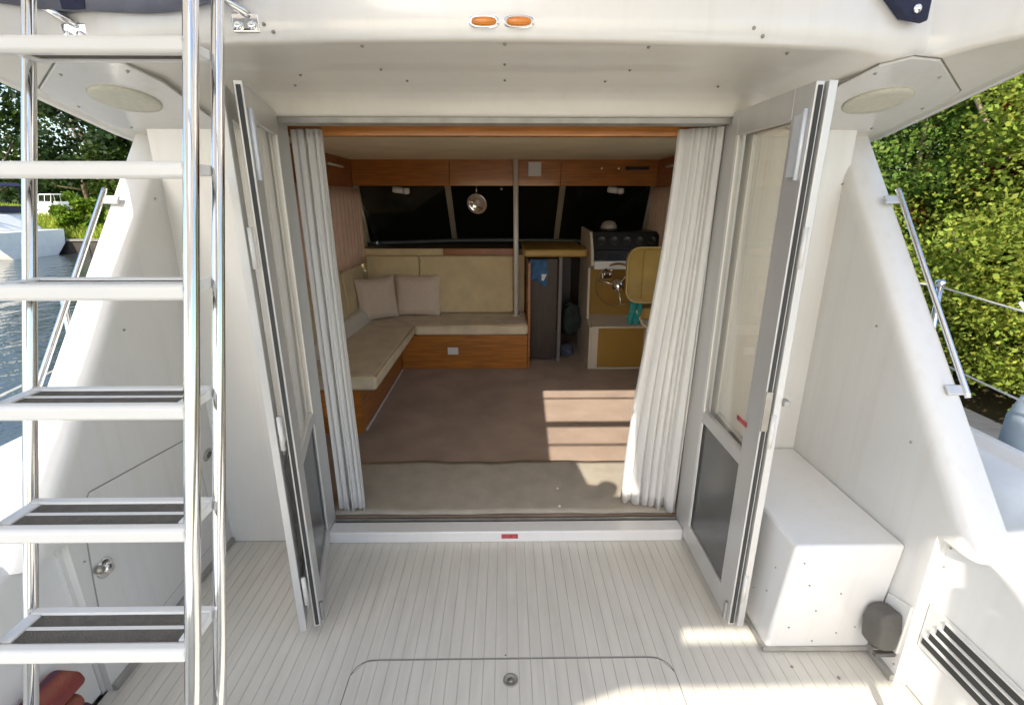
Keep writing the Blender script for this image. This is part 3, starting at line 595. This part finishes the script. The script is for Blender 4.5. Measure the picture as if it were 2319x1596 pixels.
pi_ = thing('power_inlet', (1.34, 1.40, .1), 'dark grey hooded shore-power inlet on a white plate beside the locker', 'power inlet')
MB().hexa([(1.342,1.404,.085),(1.342,1.296,.11),(1.332,1.296,.11),(1.332,1.404,.085),(1.342,1.386,.285),(1.342,1.290,.315),(1.332,1.290,.315),(1.332,1.386,.285)]).build('base_plate', GEL, pi_, bevel=.003)
rg = lambda x, k, dz=0: [(x, 1.338+k*a*.72, .185+k*b+dz) for a, b in ((-.045,.085),(.062,.068),(.085,.0),(.066,-.085),(-.03,-.082),(-.062,-.06),(-.068,.02))]
MB().loft([rg(1.333,1.0), rg(1.30,1.0), rg(1.275,.92), rg(1.262,.78)]).build('hood', GREYH, pi_, bevel=.014, seg=3)
MB().box(1.268, 1.34, 1.30, 1.318, .090, .107).build('hinge_lug', GREYH, pi_, bevel=.003)
lv = thing('louvre_vent', (1.372, .95, .2), 'louvred engine-room vent with four dark slots in the right cockpit side', 'vent')
MB().box(1.366, 1.371, .55, 1.268, .185, .355).build('frame', GEL, lv, bevel=.003)
for i in range(4):
    z = .205 + i*.036; yy = 1.255 - i*.018
    MB().box(1.3635, 1.3665, .58, yy, z, z+.025).build('slot', RUB, lv)
    MB().hexa([(1.3665,.58,z+.0255),(1.3665,yy,z+.0255),(1.3605,yy,z+.026),(1.3605,.58,z+.026),(1.3665,.58,z+.034),(1.3665,yy,z+.034),(1.3605,yy,z+.031),(1.3605,.58,z+.031)]).build('blade', GEL, lv)
studs(cr, [(1.3725,1.262,.57),(1.3725,1.262,.50),(1.3725,1.30,.14)], (-1,0,0), .005)
studs(wr, [(1.342,1.335,.25),(1.342,1.30,.06),(1.342,1.45,.05)], (-1,0,0), .005)
# unseen hoop beside the viewer, shaped to lay a rail's shadow on the right-hand cockpit side
gr = thing('shadow_hoop', (1.06, .1, 0), 'unseen curved stainless hoop shaped to cast a rail shadow on the right cockpit side', 'hand rail')
MB().tube([(1.06, .62, 0), (1.06, .60, 1.25), (1.06, .56, 1.38), (1.06, .45, 1.43), (1.06, .25, 1.432), (1.06, .12, 1.428), (1.06, .045, 1.39), (1.06, 0, 1.33), (1.06, -.03, 1.25), (1.06, -.05, 1.1), (1.06, -.06, 0)], .013, 10).build('rail', STEEL, gr, smooth=True)
MB().tube([(1.06, .14, 1.43), (1.06, .10, 1.30), (1.06, .09, .02)], .011, 10).build('post', STEEL, gr, smooth=True)
MB().hexa([(1.05,-.05,.98),(1.07,-.05,.98),(1.07,.135,1.02),(1.05,.135,1.02),(1.05,-.04,1.26),(1.07,-.04,1.26),(1.07,.165,1.30),(1.05,.165,1.30)]).build('shadow_pouch', AWP, gr, bevel=.01)  # added to cast the broad block of shadow under the rail's curve

# ================================================================== LEFT SIDE FITTINGS
lh = thing('side_locker_door', (-1.342, 1.55, .2), 'outlined access door in the left cabin side with a chrome latch', 'locker door')
pp = [(1.30,.12),(1.33,.42),(1.36,.66),(1.40,.70),(1.88,.64),(1.93,.58),(1.95,.14),(1.90,.10),(1.34,.08)]
MB().loft([[(-1.343, a, b) for a, b in pp], [(-1.338, a, b) for a, b in pp]]).build('door_skin', GEL, lh, bevel=.002)
MB().tube([(-1.340, a, b) for a, b in pp + [pp[0]]], .0022, 5, False).build('seam', mat('seam_line', (.30,.29,.26), .8), lh)  # dull grey tube outlining the access door
c = Vector((-1.338, 1.375, .43))
la = MB().lathe([(.034,0),(.034,.004),(.028,.008),(.012,.009),(0,.009)], c, (1,0,0), 20).build('latch_plate', STEEL, lh, smooth=True)
MB().lathe([(.02,0),(.02,.012),(.014,.018),(0,.018)], c + Vector((.006,.0,.0)), (1,0,0), 14).build('latch_knob', CHROME, la, smooth=True)
MB().lathe([(.014,0),(.014,.014),(.008,.02),(0,.02)], c + Vector((.006,-.03,.018)), (1,0,0), 12).build('key_lock', SCREW, la, smooth=True)
for k, (y, z) in enumerate(((2.0, .505), (2.0, .20))):
    d = thing('vent_cap', (-1.342, y, z), ['upper of two small dark oval vent caps low on the left cabin side', 'lower of two small dark oval vent caps low on the left cabin side'][k], 'vent cap', 'oval vent caps')
    ov = lambda x, s: [(x, y + .030*s*math.cos(t), z + .022*s*math.sin(t) + .008*s*math.cos(t)) for t in np.linspace(0, 2*math.pi, 18, endpoint=False)]
    MB().loft([ov(-1.343,1), ov(-1.336,1), ov(-1.333,.8)]).build('cap', ALUD, d, smooth=False)
    MB().loft([ov(-1.334,.6), ov(-1.330,.5)]).build('core', GREYH, d)
studs(wl_, [(-1.342,1.31,.60),(-1.342,1.32,.50)], (1,0,0), .005)
# orange striped bundle in the left corner
ob = thing('striped_towel_stack', (-1.31, 1.08, 0), 'dull orange and purple striped towels piled in the lower left corner behind the ladder', 'towel')
STR = mat('striped_towel', (.45, .10, .04), .9, var=.2, vscale=12, bump=.4, bscale=120)
def add_stripes(m):
    n = m.node_tree.nodes; l = m.node_tree.links; tc = n.new('ShaderNodeTexCoord'); mp = n.new('ShaderNodeMapping'); mp.inputs['Rotation'].default_value = (.9, .2, .3); l.new(tc.outputs['Object'], mp.inputs[0])
    w = n.new('ShaderNodeTexWave'); w.inputs['Scale'].default_value = 5; w.inputs['Distortion'].default_value = .8; w.inputs['Detail'].default_value = 3; l.new(mp.outputs[0], w.inputs[0])
    r = n.new('ShaderNodeValToRGB'); e = r.color_ramp.elements; e[0].position = .03; e[0].color = (.10,.05,.085,1); e[1].position = .9; e[1].color = (.27,.085,.055,1); k = e.new(.22); k.color = (.22,.045,.04,1); l.new(w.outputs[1], r.inputs[0]); l.new(r.outputs[0], n['Principled BSDF'].inputs['Base Color'])
add_stripes(STR)
for k, (z0, z1, dy) in enumerate(((.004,.075,0),(.077,.14,.012),(.142,.20,-.008),(.202,.265,.012))):
    MB().hexa([(-1.362,.93+dy,z0),(-1.275,.94+dy,z0),(-1.268,1.15+dy,z0),(-1.362,1.15+dy,z0),(-1.362,.935+dy,z1),(-1.28,.945+dy,z1-.012),(-1.274,1.14+dy,z1-.01),(-1.362,1.14+dy,z1)]).build('folded_towel', STR, ob, bevel=.02, seg=4)

# ================================================================== BOARDING LADDER
ld = thing('boarding_ladder', (-.81, .55, 0), 'stainless flybridge ladder with white open treads at the left', 'ladder')
def fy(z): return .723 + .311*(z - .675)
XR, XL = -.608, -1.003
for x in (XL, XR):
    MB().tube([(x, fy(z), z) for z in (0.0, .7, 1.4, 2.0, 2.45)] + [(x, fy(2.55)+.03, 2.55), (x, fy(2.55)+.2, 2.60)], .0142, 14).build('rail', STEEL, ld, smooth=True)
    MB().tube([(x, fy(z)+.094, z) for z in (0.02, .7, 1.4, 2.0, 2.35)], .0125, 14).build('rail', STEEL, ld, smooth=True)
for k, z in enumerate((1.885, 1.655, 1.430, 1.210, .985, .765, .545, .325, 2.085)):
    y = fy(z); tr = MB()
    tr.loft([[(x, y-.012+dy, z+dz) for dy, dz in ((-.002,-.012),(.004,-.018),(.020,-.018),(.026,-.010),(.026,.008),(.018,.014),(.004,.0135),(-.002,.008))] for x in (XL+.008, XR-.008)])
    t = tr.build('tread', PLASW, ld, smooth=False, bevel=.003, seg=3, angle=25)
    yb = y + .094
    MB().box(XL+.010, XR-.010, yb-.012, yb+.008, z-.010, z+.012).build('rear_bar', PLASW, t, bevel=.004)
    MB().box(XL+.008, XL+.036, y+.014, yb-.012, z-.009, z+.0115).build('end_bar', PLASW, t, bevel=.003)
    e = MB().box(XR-.036, XR-.008, y+.014, yb-.012, z-.009, z+.0115).build('end_bar', PLASW, t, bevel=.003)
    ym = (y+.014 + yb-.012)/2
    MB().box(XL+.036, XR-.036, ym-.0035, ym+.0035, z-.006, z+.0095).build('centre_rib', PLASW, t)
    MB().box(XL+.036, XR-.036, y+.0145, ym-.0036, z-.006, z+.0075).build('grip_strip', TREAD, t)
    MB().box(XL+.036, XR-.036, ym+.0036, yb-.0121, z-.006, z+.0075).build('grip_strip', TREAD, t)

# ================================================================== FLYBRIDGE EDGE HARDWARE
cvr = thing('flybridge_canvas', (-.98, 1.62, 2.05), 'grey-blue canvas cover edge lying on the flybridge behind the ladder', 'canvas')
MB().grid(lambda u, v: (lerp(-1.30, -.66, u), ya(lerp(-1.30, -.66, u)) - .016 + .03*v, 2.062 + .02*u*u + .012*math.sin(7*u) + .30*v), 24, 6).build('sheet', GCANV, cvr, smooth=True, solid=.01)
MB().grid(lambda u, v: (lerp(-1.16, -1.10, u), ya(-1.13) - .026, 2.075 + .2*v), 4, 4).build('strap', NAVY, cvr, solid=.008)
for k, x in enumerate((-1.16, -.66)):
    b = thing('rail_bracket', (x, ya(x), 2.03), ['small stainless rail foot at the left end of the canvas edge', 'small stainless rail foot on the fascia just right of the ladder'][k], 'bracket', 'flybridge rail feet')
    y = ya(x)
    MB().box(x-.035, x+.035, y-.012, y-.003, 2.005, 2.05).build('base_plate', CHROME, b, bevel=.005)
    MB().tube([(x+.01, y-.012, 2.045), (x-.06, y-.03, 2.085), (x-.14, y-.04, 2.12)], .010, 8).build('arm', STEEL, b, smooth=True)
    for dx in (-.018, .018): MB().lathe([(.011,0),(.011,.006),(.006,.009),(0,.009)], (x+dx, y-.012, 2.020), (0,-1,0), 12).build('bolt_head', CHROME, b, smooth=True)
rc = thing('navy_canvas_corner', (1.06, 1.5, 2.05), 'navy canvas corner with a stud hanging over the right end of the fascia', 'canvas')
MB().hexa([(1.06,1.50,2.060),(1.125,1.50,2.050),(1.125,1.53,2.050),(1.06,1.53,2.060),(.95,1.50,2.16),(1.125,1.50,2.16),(1.125,1.53,2.16),(.95,1.53,2.16)]).build('flap', NAVY, rc, bevel=.006)
MB().lathe([(.012,0),(.012,.004),(.005,.008),(0,.008)], (1.088, 1.50, 2.078), (0,-1,0), 12).build('stud', CHROME, rc, smooth=True)

# ================================================================== DECK RAIL STANCHIONS, FENDER
for sx in (-1, 1):
    s = thing('stanchion', (sx*1.97, 2.15, .6), 'thin stanchion with guard wires on the %s side deck' % ('left' if sx < 0 else 'right'), 'stanchion', 'side deck stanchions')
    MB().tube([(sx*1.97, 2.15, .6), (sx*1.965, 2.20, 1.235)], .0135, 10).build('post', STEEL, s, smooth=True)
    MB().lathe([(.02,0),(.021,.02),(.012,.03),(0,.03)], (sx*1.965, 2.20, 1.222), n=10).build('cap', STEEL, s, smooth=True)
    for z in (1.22, .90):
        MB().tube([(sx*(1.965), lerp(2.2, 6.0, t), z - .04*math.sin(math.pi*t)) for t in np.linspace(0,1,9)], .004, 6).build('guard_wire', ALU, s, smooth=True)
        MB().tube([(sx*(1.965-.02*t), lerp(2.2, .2, t), z - .05*math.sin(math.pi*t)) for t in np.linspace(0,1,9)], .004, 6).build('guard_wire', ALU, s, smooth=True)
fd = thing('fender', (2.2, 1.9, .3), 'pale blue inflated fender hanging outside the right guard rail', 'fender')
cF = Vector((2.23, 1.83, .62))
FB_ = mat('fender_blue', (.33, .40, .47), .4, var=.05)
MB().lathe([(0,-.36),(.03,-.36),(.04,-.32),(.10,-.26),(.125,-.18),(.125,.10),(.10,.19),(.04,.24),(.03,.28),(0,.28)], cF, n=24).build('body', FB_, fd, smooth=True)
MB().tube([cF+Vector((0,0,.28)), cF+Vector((-.12,0,.45)), cF+Vector((-.25,.02,.6))], .007, 8).build('line', PLASW, fd, smooth=True)

# ================================================================== ADDED SHADE AWNING (unseen, above and behind the viewer)
aw = thing('shade_awning', (0, -.5, 2.45), 'unseen cream awning added above the deck to shade it and shape the sun patches', 'awning')
AWC = mat('shade_canvas', (.85, .81, .74), .85, var=.05, bump=.1, bscale=120, trans=.6)  # translucent, so the added panels also pass warm fill light
def sheet(poly): MB().loft([[(a, b, 2.45) for a, b in poly], [(a, b, 2.456) for a, b in poly]]).build('shade_panel', AWC, aw)
sheet([(-2.35,-1.60),(-2.15,-1.0),(-1.98,-.60),(-.45,-.60),(-.36,-.62),(-.36,-.72),(-.19,-.72),(-.19,-.60),(.46,-.60),(.46,-1.60)])  # panel outlines are cut to shade the deck and leave the sun patches
sheet([(-2.4,-1.67),(-2.35,-1.60),(-.25,-1.60),(-.27,-1.67)])
sheet([(.05,-1.67),(.02,-1.60),(.46,-1.60),(.46,-1.67)])
sheet([(-2.6,-2.6),(-2.4,-1.67),(-.40,-1.67),(-.52,-1.84),(-.70,-1.90),(-.86,-2.6)])
sheet([(-.52,-1.84),(-.40,-1.67),(.46,-1.67),(.41,-1.84)])
sheet([(-1.98,-.60),(-1.88,-.10),(-1.82,.25),(-1.70,.84),(-.60,.84),(-.64,-.35),(-.48,-.35),(-.45,-.60)])
sheet([(-1.70,.84),(-1.62,1.25),(1.45,1.25),(1.45,.84)])
sheet([(-.19,-.60),(.05,.36),(.19,.84),(1.45,.84),(1.45,-1.0),(.63,-1.08),(.58,-1.25),(.46,-1.67),(.46,-.60)])
for y, r in ((.645,.010),(.165,.032),(-.145,.010),(1.0,.016)): MB().tube([(-.65, y, 2.47), (.46, y, 2.47)], r, 10).build('shade_frame_tube', STEEL, aw, smooth=True)  # tubes added to lay shadow bars across the carpet patch
for x in (-1.35, 1.33): MB().tube([(x, -1.55, .62), (x, -1.55, 2.45), (x*.8, 1.0, 2.47)], .014, 10).build('shade_frame_tube', STEEL, aw, smooth=True)
MB().lathe([(.055,0),(.055,.03),(.05,.04),(0,.04)], (-.335, -.60, 2.40), n=20).build('shadow_puck', PLASW, aw, smooth=True)  # unlit disc added to cast the oval shadow on the mat

# ================================================================== TREES AND SHRUBS
def leaves_mesh(centers, size, rng, asp=.62):
    n = len(centers); a = rng.normal(size=(n,3)); a[:,2] *= .7; a /= np.linalg.norm(a,axis=1)[:,None]
    b = np.cross(a, rng.normal(size=(n,3))); b /= np.linalg.norm(b,axis=1)[:,None]
    s = size*rng.uniform(.6, 1.35, n)[:,None]; c = centers
    nrm = np.cross(a, b)
    p = np.stack([c-a*s, c+b*s*asp+nrm*s*.18, c+a*s*1.05, c-b*s*asp+nrm*s*.18], 1).reshape(-1,3)
    f = np.arange(4*n).reshape(-1,4); return p, f
def foliage(name, m, parent, pts, faces):
    org = np.array(WL[parent]); me = bpy.data.meshes.new(name); v = pts - org
    me.vertices.add(len(v)); me.vertices.foreach_set('co', v.astype(np.float32).ravel())
    me.loops.add(faces.size); me.loops.foreach_set('vertex_index', faces.astype(np.int32).ravel())
    me.polygons.add(len(faces)); me.polygons.foreach_set('loop_start', np.arange(0, faces.size, 4, dtype=np.int32)); me.polygons.foreach_set('loop_total', np.full(len(faces), 4, np.int32))
    me.update(); me.validate(); me.materials.append(m); o = bpy.data.objects.new(name, me); COL.objects.link(o); o.parent = parent; WL[o] = WL[parent]; return o
def leafmat(name, col, isl=.32): return mat(name, col, .55, var=.25, vscale=.9, island=isl, trans=.45, spec=.25)
BARK = mat('bark', (.13, .095, .06), .9, var=.3, vscale=8, stretch=(1,1,.2), bump=.8, bscale=30)
BARKL = mat('bark_pale', (.30, .235, .14), .9, var=.25, vscale=8, stretch=(1,1,.2), bump=.6, bscale=30)
def tree(name, base, h, rad, nleaf, lsize, m, label, cat, group, seed, z_lo=.12, clumps=60, bark=None, nlimb=8, squash=1.0, cf=1.0):
    rng = np.random.default_rng(seed); t = thing(name, base, label, cat, group); B = np.array(base)
    # trunk & limbs
    tm = MB(); top = B + np.array([rng.normal()*.1*rad, rng.normal()*.1*rad, h*.8])
    tm.tube([tuple(lerp(B, top, u) + np.array([.05*rad*math.sin(5*u+seed), .05*rad*math.cos(4*u+seed), 0])) for u in np.linspace(0,1,7)], [max(.015, .035*h*(1-.85*u)*.5) for u in np.linspace(0,1,7)], 8)
    for i in range(nlimb):
        u = rng.uniform(.08, .75); p0 = lerp(B, top, u); ang = rng.uniform(0, 6.28); e = p0 + np.array([math.cos(ang)*rad*.8, math.sin(ang)*rad*.8, h*rng.uniform(.12,.38)])
        mid = (p0+e)/2 + np.array([0,0,-.04*h]); tm.tube([tuple(p0), tuple(mid), tuple(e)], [.009*h*(1-.5*u)+.005, .006*h, .003*h], 6)
    tm.build('trunk', bark or BARK, t, smooth=True)
    # clumps spread through an uneven crown
    cs = []
    while len(cs) < clumps:
        p = rng.uniform(-1, 1, 3); r = np.linalg.norm(p[:2]); hh = (p[2]+1)/2
        lim = (.45 + .75*math.sin(math.pi*min(1, hh*.80+.18)))
        if .35*lim < r < lim or (r < lim and rng.random() < .25): cs.append(np.array([p[0]*rad, p[1]*rad*squash, (z_lo + (1-z_lo)*hh)*h]))
    cs = np.array(cs) + B; w = rng.uniform(.5, 1.5, clumps); w /= w.sum(); k = rng.choice(clumps, nleaf, p=w)
    cr_ = rad*rng.uniform(.18, .36, clumps)*cf
    d = rng.normal(size=(nleaf,3)); d /= np.linalg.norm(d,axis=1)[:,None]; d *= (rng.uniform(0,1,nleaf)**.45)[:,None]
    pts = cs[k] + d*cr_[k][:,None]*np.array([1,1,.8])
    pts = pts[pts[:,2] > base[2] + .05]
    p, f = leaves_mesh(pts, lsize, rng); foliage('crown', m, t, p, f); return t
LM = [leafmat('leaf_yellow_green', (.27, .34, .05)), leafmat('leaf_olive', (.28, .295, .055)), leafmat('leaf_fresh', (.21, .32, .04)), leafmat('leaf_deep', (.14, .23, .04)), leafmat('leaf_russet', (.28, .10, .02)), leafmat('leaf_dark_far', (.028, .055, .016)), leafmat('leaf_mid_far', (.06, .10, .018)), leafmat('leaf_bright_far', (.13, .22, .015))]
HG = 'shrubs on the bank to the right'
sh = [((5.05, 4.75, -.2), 4.3, 1.15, LM[0], 'yellow-green leafy shrub nearest the right cabin side'),
      ((5.75, 4.0, -.15), 3.6, 1.1, LM[1], 'olive-yellow shrub with pale stems at the right edge of the picture'),
      ((6.2, 5.9, .1), 4.6, 1.3, LM[2], 'fresh green shrub rising behind the yellow-green ones'),
      ((4.75, 5.95, -.2), 3.9, 1.0, LM[3], 'deep green shrub in shade under the overhang end'),
      ((7.3, 4.9, .3), 4.8, 1.4, LM[0], 'tall yellow-green shrub furthest back on the right bank'),
      ((5.35, 3.35, -.2), 1.9, .75, LM[2], 'low fresh green bush by the pontoon at the right edge'),
      ((4.85, 4.15, -.25), 1.5, .6, LM[0], 'low yellow-green bush at the foot of the hedge'),
      ((6.7, 2.3, .2), 3.6, 1.3, LM[1], 'broad olive shrub on the bank beyond the right edge'),
      ((7.0, 8.2, .3), 4.8, 1.5, LM[2], 'green shrub far up the bank behind the cabin side')]
for i, (b, h, r, m, lb) in enumerate(sh):
    big = h > 2.5
    tree('shrub', b, h, r, 66000 if big else 18000, .0235, m, lb, 'shrub', HG, 20+i, z_lo=.02, clumps=230 if big else 80, bark=BARKL if i in (1, 0) else BARK, nlimb=12, cf=1.2)
stp = [o for o in COL.objects if o.name.startswith('shrub') and o.get('label','').startswith('olive-yellow shrub with pale')][0]
for k in range(5):
    x0 = 4.72 + .12*k; MB().tube([(x0, 4.30-.05*k, -.1), (x0+.05, 4.33-.05*k, .6), (x0+.02+.05*k, 4.36, 1.15), (x0+.12+.06*k, 4.40, 1.75)], [.018, .016, .012, .006], 7).build('stem', BARKL, stp, smooth=True)
tree('russet_shrub', (4.62, 5.1, -.2), 2.7, .42, 1800, .045, LM[4], 'small russet-leaved shrub beside the right hand rail', 'shrub', None, 77, z_lo=.55, clumps=14, nlimb=5)
FG = 'trees beyond the far bank'
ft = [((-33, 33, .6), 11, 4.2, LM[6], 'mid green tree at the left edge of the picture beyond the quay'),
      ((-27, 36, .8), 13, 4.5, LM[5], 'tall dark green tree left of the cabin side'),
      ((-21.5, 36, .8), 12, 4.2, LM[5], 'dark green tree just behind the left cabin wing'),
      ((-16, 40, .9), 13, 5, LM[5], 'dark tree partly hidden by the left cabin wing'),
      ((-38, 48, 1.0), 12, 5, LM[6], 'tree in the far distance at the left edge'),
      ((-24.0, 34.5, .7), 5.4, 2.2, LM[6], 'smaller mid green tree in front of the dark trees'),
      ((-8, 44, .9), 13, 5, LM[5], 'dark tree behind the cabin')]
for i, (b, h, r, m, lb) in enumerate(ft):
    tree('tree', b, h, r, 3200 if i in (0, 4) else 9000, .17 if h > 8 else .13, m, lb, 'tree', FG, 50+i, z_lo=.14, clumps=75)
tree('bush', (-20.1, 24.6, .15), 1.65, .95, 5000, .085, LM[7], 'round bright green bush on the far quay beside the cabin edge', 'bush', None, 91, z_lo=.02, clumps=40)
# far-off wood behind the bank (one mass)
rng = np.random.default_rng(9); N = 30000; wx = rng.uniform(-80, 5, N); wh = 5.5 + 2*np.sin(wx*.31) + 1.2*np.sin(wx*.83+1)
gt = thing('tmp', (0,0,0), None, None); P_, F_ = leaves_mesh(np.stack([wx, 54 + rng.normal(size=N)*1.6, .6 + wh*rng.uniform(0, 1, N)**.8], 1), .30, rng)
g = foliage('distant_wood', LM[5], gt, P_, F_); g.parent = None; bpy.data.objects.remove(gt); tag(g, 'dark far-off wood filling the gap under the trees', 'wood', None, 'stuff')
# reedy grass on the far bank (uncountable)
rng = np.random.default_rng(5); N = 26000; gx = rng.uniform(-34, -12, N); gy = 21.9 + 9*rng.uniform(0, 1, N)**1.3
gz = np.array([bank_far((a+75)/75, math.sqrt((b-21.6)/90))[2] for a, b in zip(gx, gy)])
ang = rng.uniform(0, 6.28, N); hh = rng.uniform(.12, .38, N); wv = .03
P0 = np.stack([gx, gy, gz-.02], 1); D = np.stack([np.cos(ang), np.sin(ang), 0*ang], 1)*wv; L = np.stack([rng.normal(size=N)*.08, rng.normal(size=N)*.08, hh], 1)
pts = np.stack([P0-D, P0+D, P0+L+D*.3, P0+L-D*.3], 1).reshape(-1,3); gt = thing('tmp', (0,0,0), None, None)
g = foliage('grass', mat('grass_blade', (.27, .33, .025), .7, var=.25, vscale=.6, island=.35, trans=.3), gt, pts, np.arange(4*N).reshape(-1,4))
g.parent = None; bpy.data.objects.remove(gt); tag(g, 'bright green grass growing along the far bank', 'grass', None, 'stuff')

# ================================================================== MOORED BOATS ACROSS THE WATER
def cruiser(loc, Ln, rz, label, canv, scale=1.0):
    b = thing('motor_cruiser', loc, label, 'boat', 'boats moored across the water'); b.rotation_euler = (0, 0, rz); b.scale = (scale,)*3; WL[b] = (0,0,0)
    rings = []
    for u in np.linspace(0, 1, 14):
        x = -Ln/2 + Ln*u; w = 1.25*(1 - max(0, (u-.45)/.55)**2.2) + .03; sh_ = .80 + .40*u**2
        rings.append([(x, -w, sh_), (x, -w*.93, .3), (x, -w*.55, -.2), (x, w*.55, -.2), (x, w*.93, .3), (x, w, sh_)])
    h = MB().loft(rings).build('hull', mat('hull_pale_blue', (.80,.78,.73), .3), b, bevel=.02)
    for s in (-1, 1): MB().tube([(-Ln/2+Ln*u, s*(1.25*(1-max(0,(u-.45)/.55)**2.2)+.035), .76+.40*u**2) for u in np.linspace(0,1,14)], .03, 6).build('rub_rail', RUB, h)
    MB().hexa([(-Ln*.40,-1.12,.80),(Ln*.30,-.8,1.0),(Ln*.30,.8,1.0),(-Ln*.40,1.12,.80),(-Ln*.34,-1.0,1.35),(Ln*.14,-.7,1.5),(Ln*.14,.7,1.5),(-Ln*.34,1.0,1.35)]).build('cabin', GELW, b, bevel=.06)
    for s in (-1, 1):
        for x, w in ((-Ln*.30, .8), (-Ln*.10, .8), (Ln*.08, .5)):
            k = lambda xx, z: s*(np.interp(xx, [-Ln*.40, Ln*.30], [1.12, .8]) - .14*(z-.8)/.55 + .012)
            MB().hexa([(x,k(x,.95),.95),(x+w,k(x+w,.95),.98),(x+w,k(x+w,.95)-s*.03,.98),(x,k(x,.95)-s*.03,.95),(x+.04,k(x,1.2),1.2),(x+w*.8,k(x+w,1.22),1.22),(x+w*.8,k(x+w,1.22)-s*.03,1.22),(x+.04,k(x,1.2)-s*.03,1.2)]).build('window', BLK, b)
        MB().hexa([(-Ln*.36,s*1.0,1.36),(-Ln*.02,s*.86,1.42),(-Ln*.02,s*.82,1.42),(-Ln*.36,s*.96,1.36),(-Ln*.36,s*.98,1.62),(-Ln*.02,s*.84,1.64),(-Ln*.02,s*.80,1.64),(-Ln*.36,s*.94,1.62)]).build('dodger', canv, b, bevel=.01)
        for x in (-Ln*.34, -Ln*.19, -Ln*.04): MB().tube([(x, s*.92, 1.5), (x-.12, s*.82, 2.30)], .03, 6).build('canopy_post', canv, b)
        MB().tube([(Ln*.10, s*1.1, 1.0), (Ln*.10, s*1.1, 1.45), (Ln*.3, s*.8, 1.55), (Ln*.49, s*.06, 1.75)], .018, 6).build('bow_rail', STEEL, b)
    MB().hexa([(-Ln*.02,-.8,1.62),(Ln*.06,-.7,1.5),(Ln*.06,.7,1.5),(-Ln*.02,.8,1.62),(-Ln*.06,-.75,2.25),(-Ln*.05,-.7,2.25),(-Ln*.05,.7,2.25),(-Ln*.06,.75,2.25)]).build('windscreen', GLASSC, b)
    MB().hexa([(-Ln*.38,-.95,2.28),(-Ln*.04,-.85,2.28),(-Ln*.04,.85,2.28),(-Ln*.38,.95,2.28),(-Ln*.36,-.8,2.40),(-Ln*.06,-.7,2.38),(-Ln*.06,.7,2.38),(-Ln*.36,.8,2.40)]).build('canopy', canv, b, bevel=.03)
    return b
cruiser((-21.9, 20.2, -.5), 6.2, math.radians(180-4), 'pale motor cruiser with navy canopy moored at the far left quay', NAVY, 1.12)
cruiser((-26.4, 30.0, .55), 4.6, math.radians(175), 'small white cabin boat lying behind the grassy bank', PLASW, .55)
cruiser((-26.5, 39.0, .6), 6.0, math.radians(175), 'white boat in the distance beside the left cabin wing', PLASW, .9)
mp_ = thing('boat_mast', (-25.6, 36, 1.0), 'thin bare mast leaning among the far trees on the left', 'mast')
MB().tube([(-25.6, 36, 1.0), (-26.2, 36, 5.0)], .05, 8).build('spar', PLASW, mp_)
MB().tube([(-26.0, 36, 3.9), (-24.4, 36, 1.6)], .015, 6).build('stay', ALU, mp_)
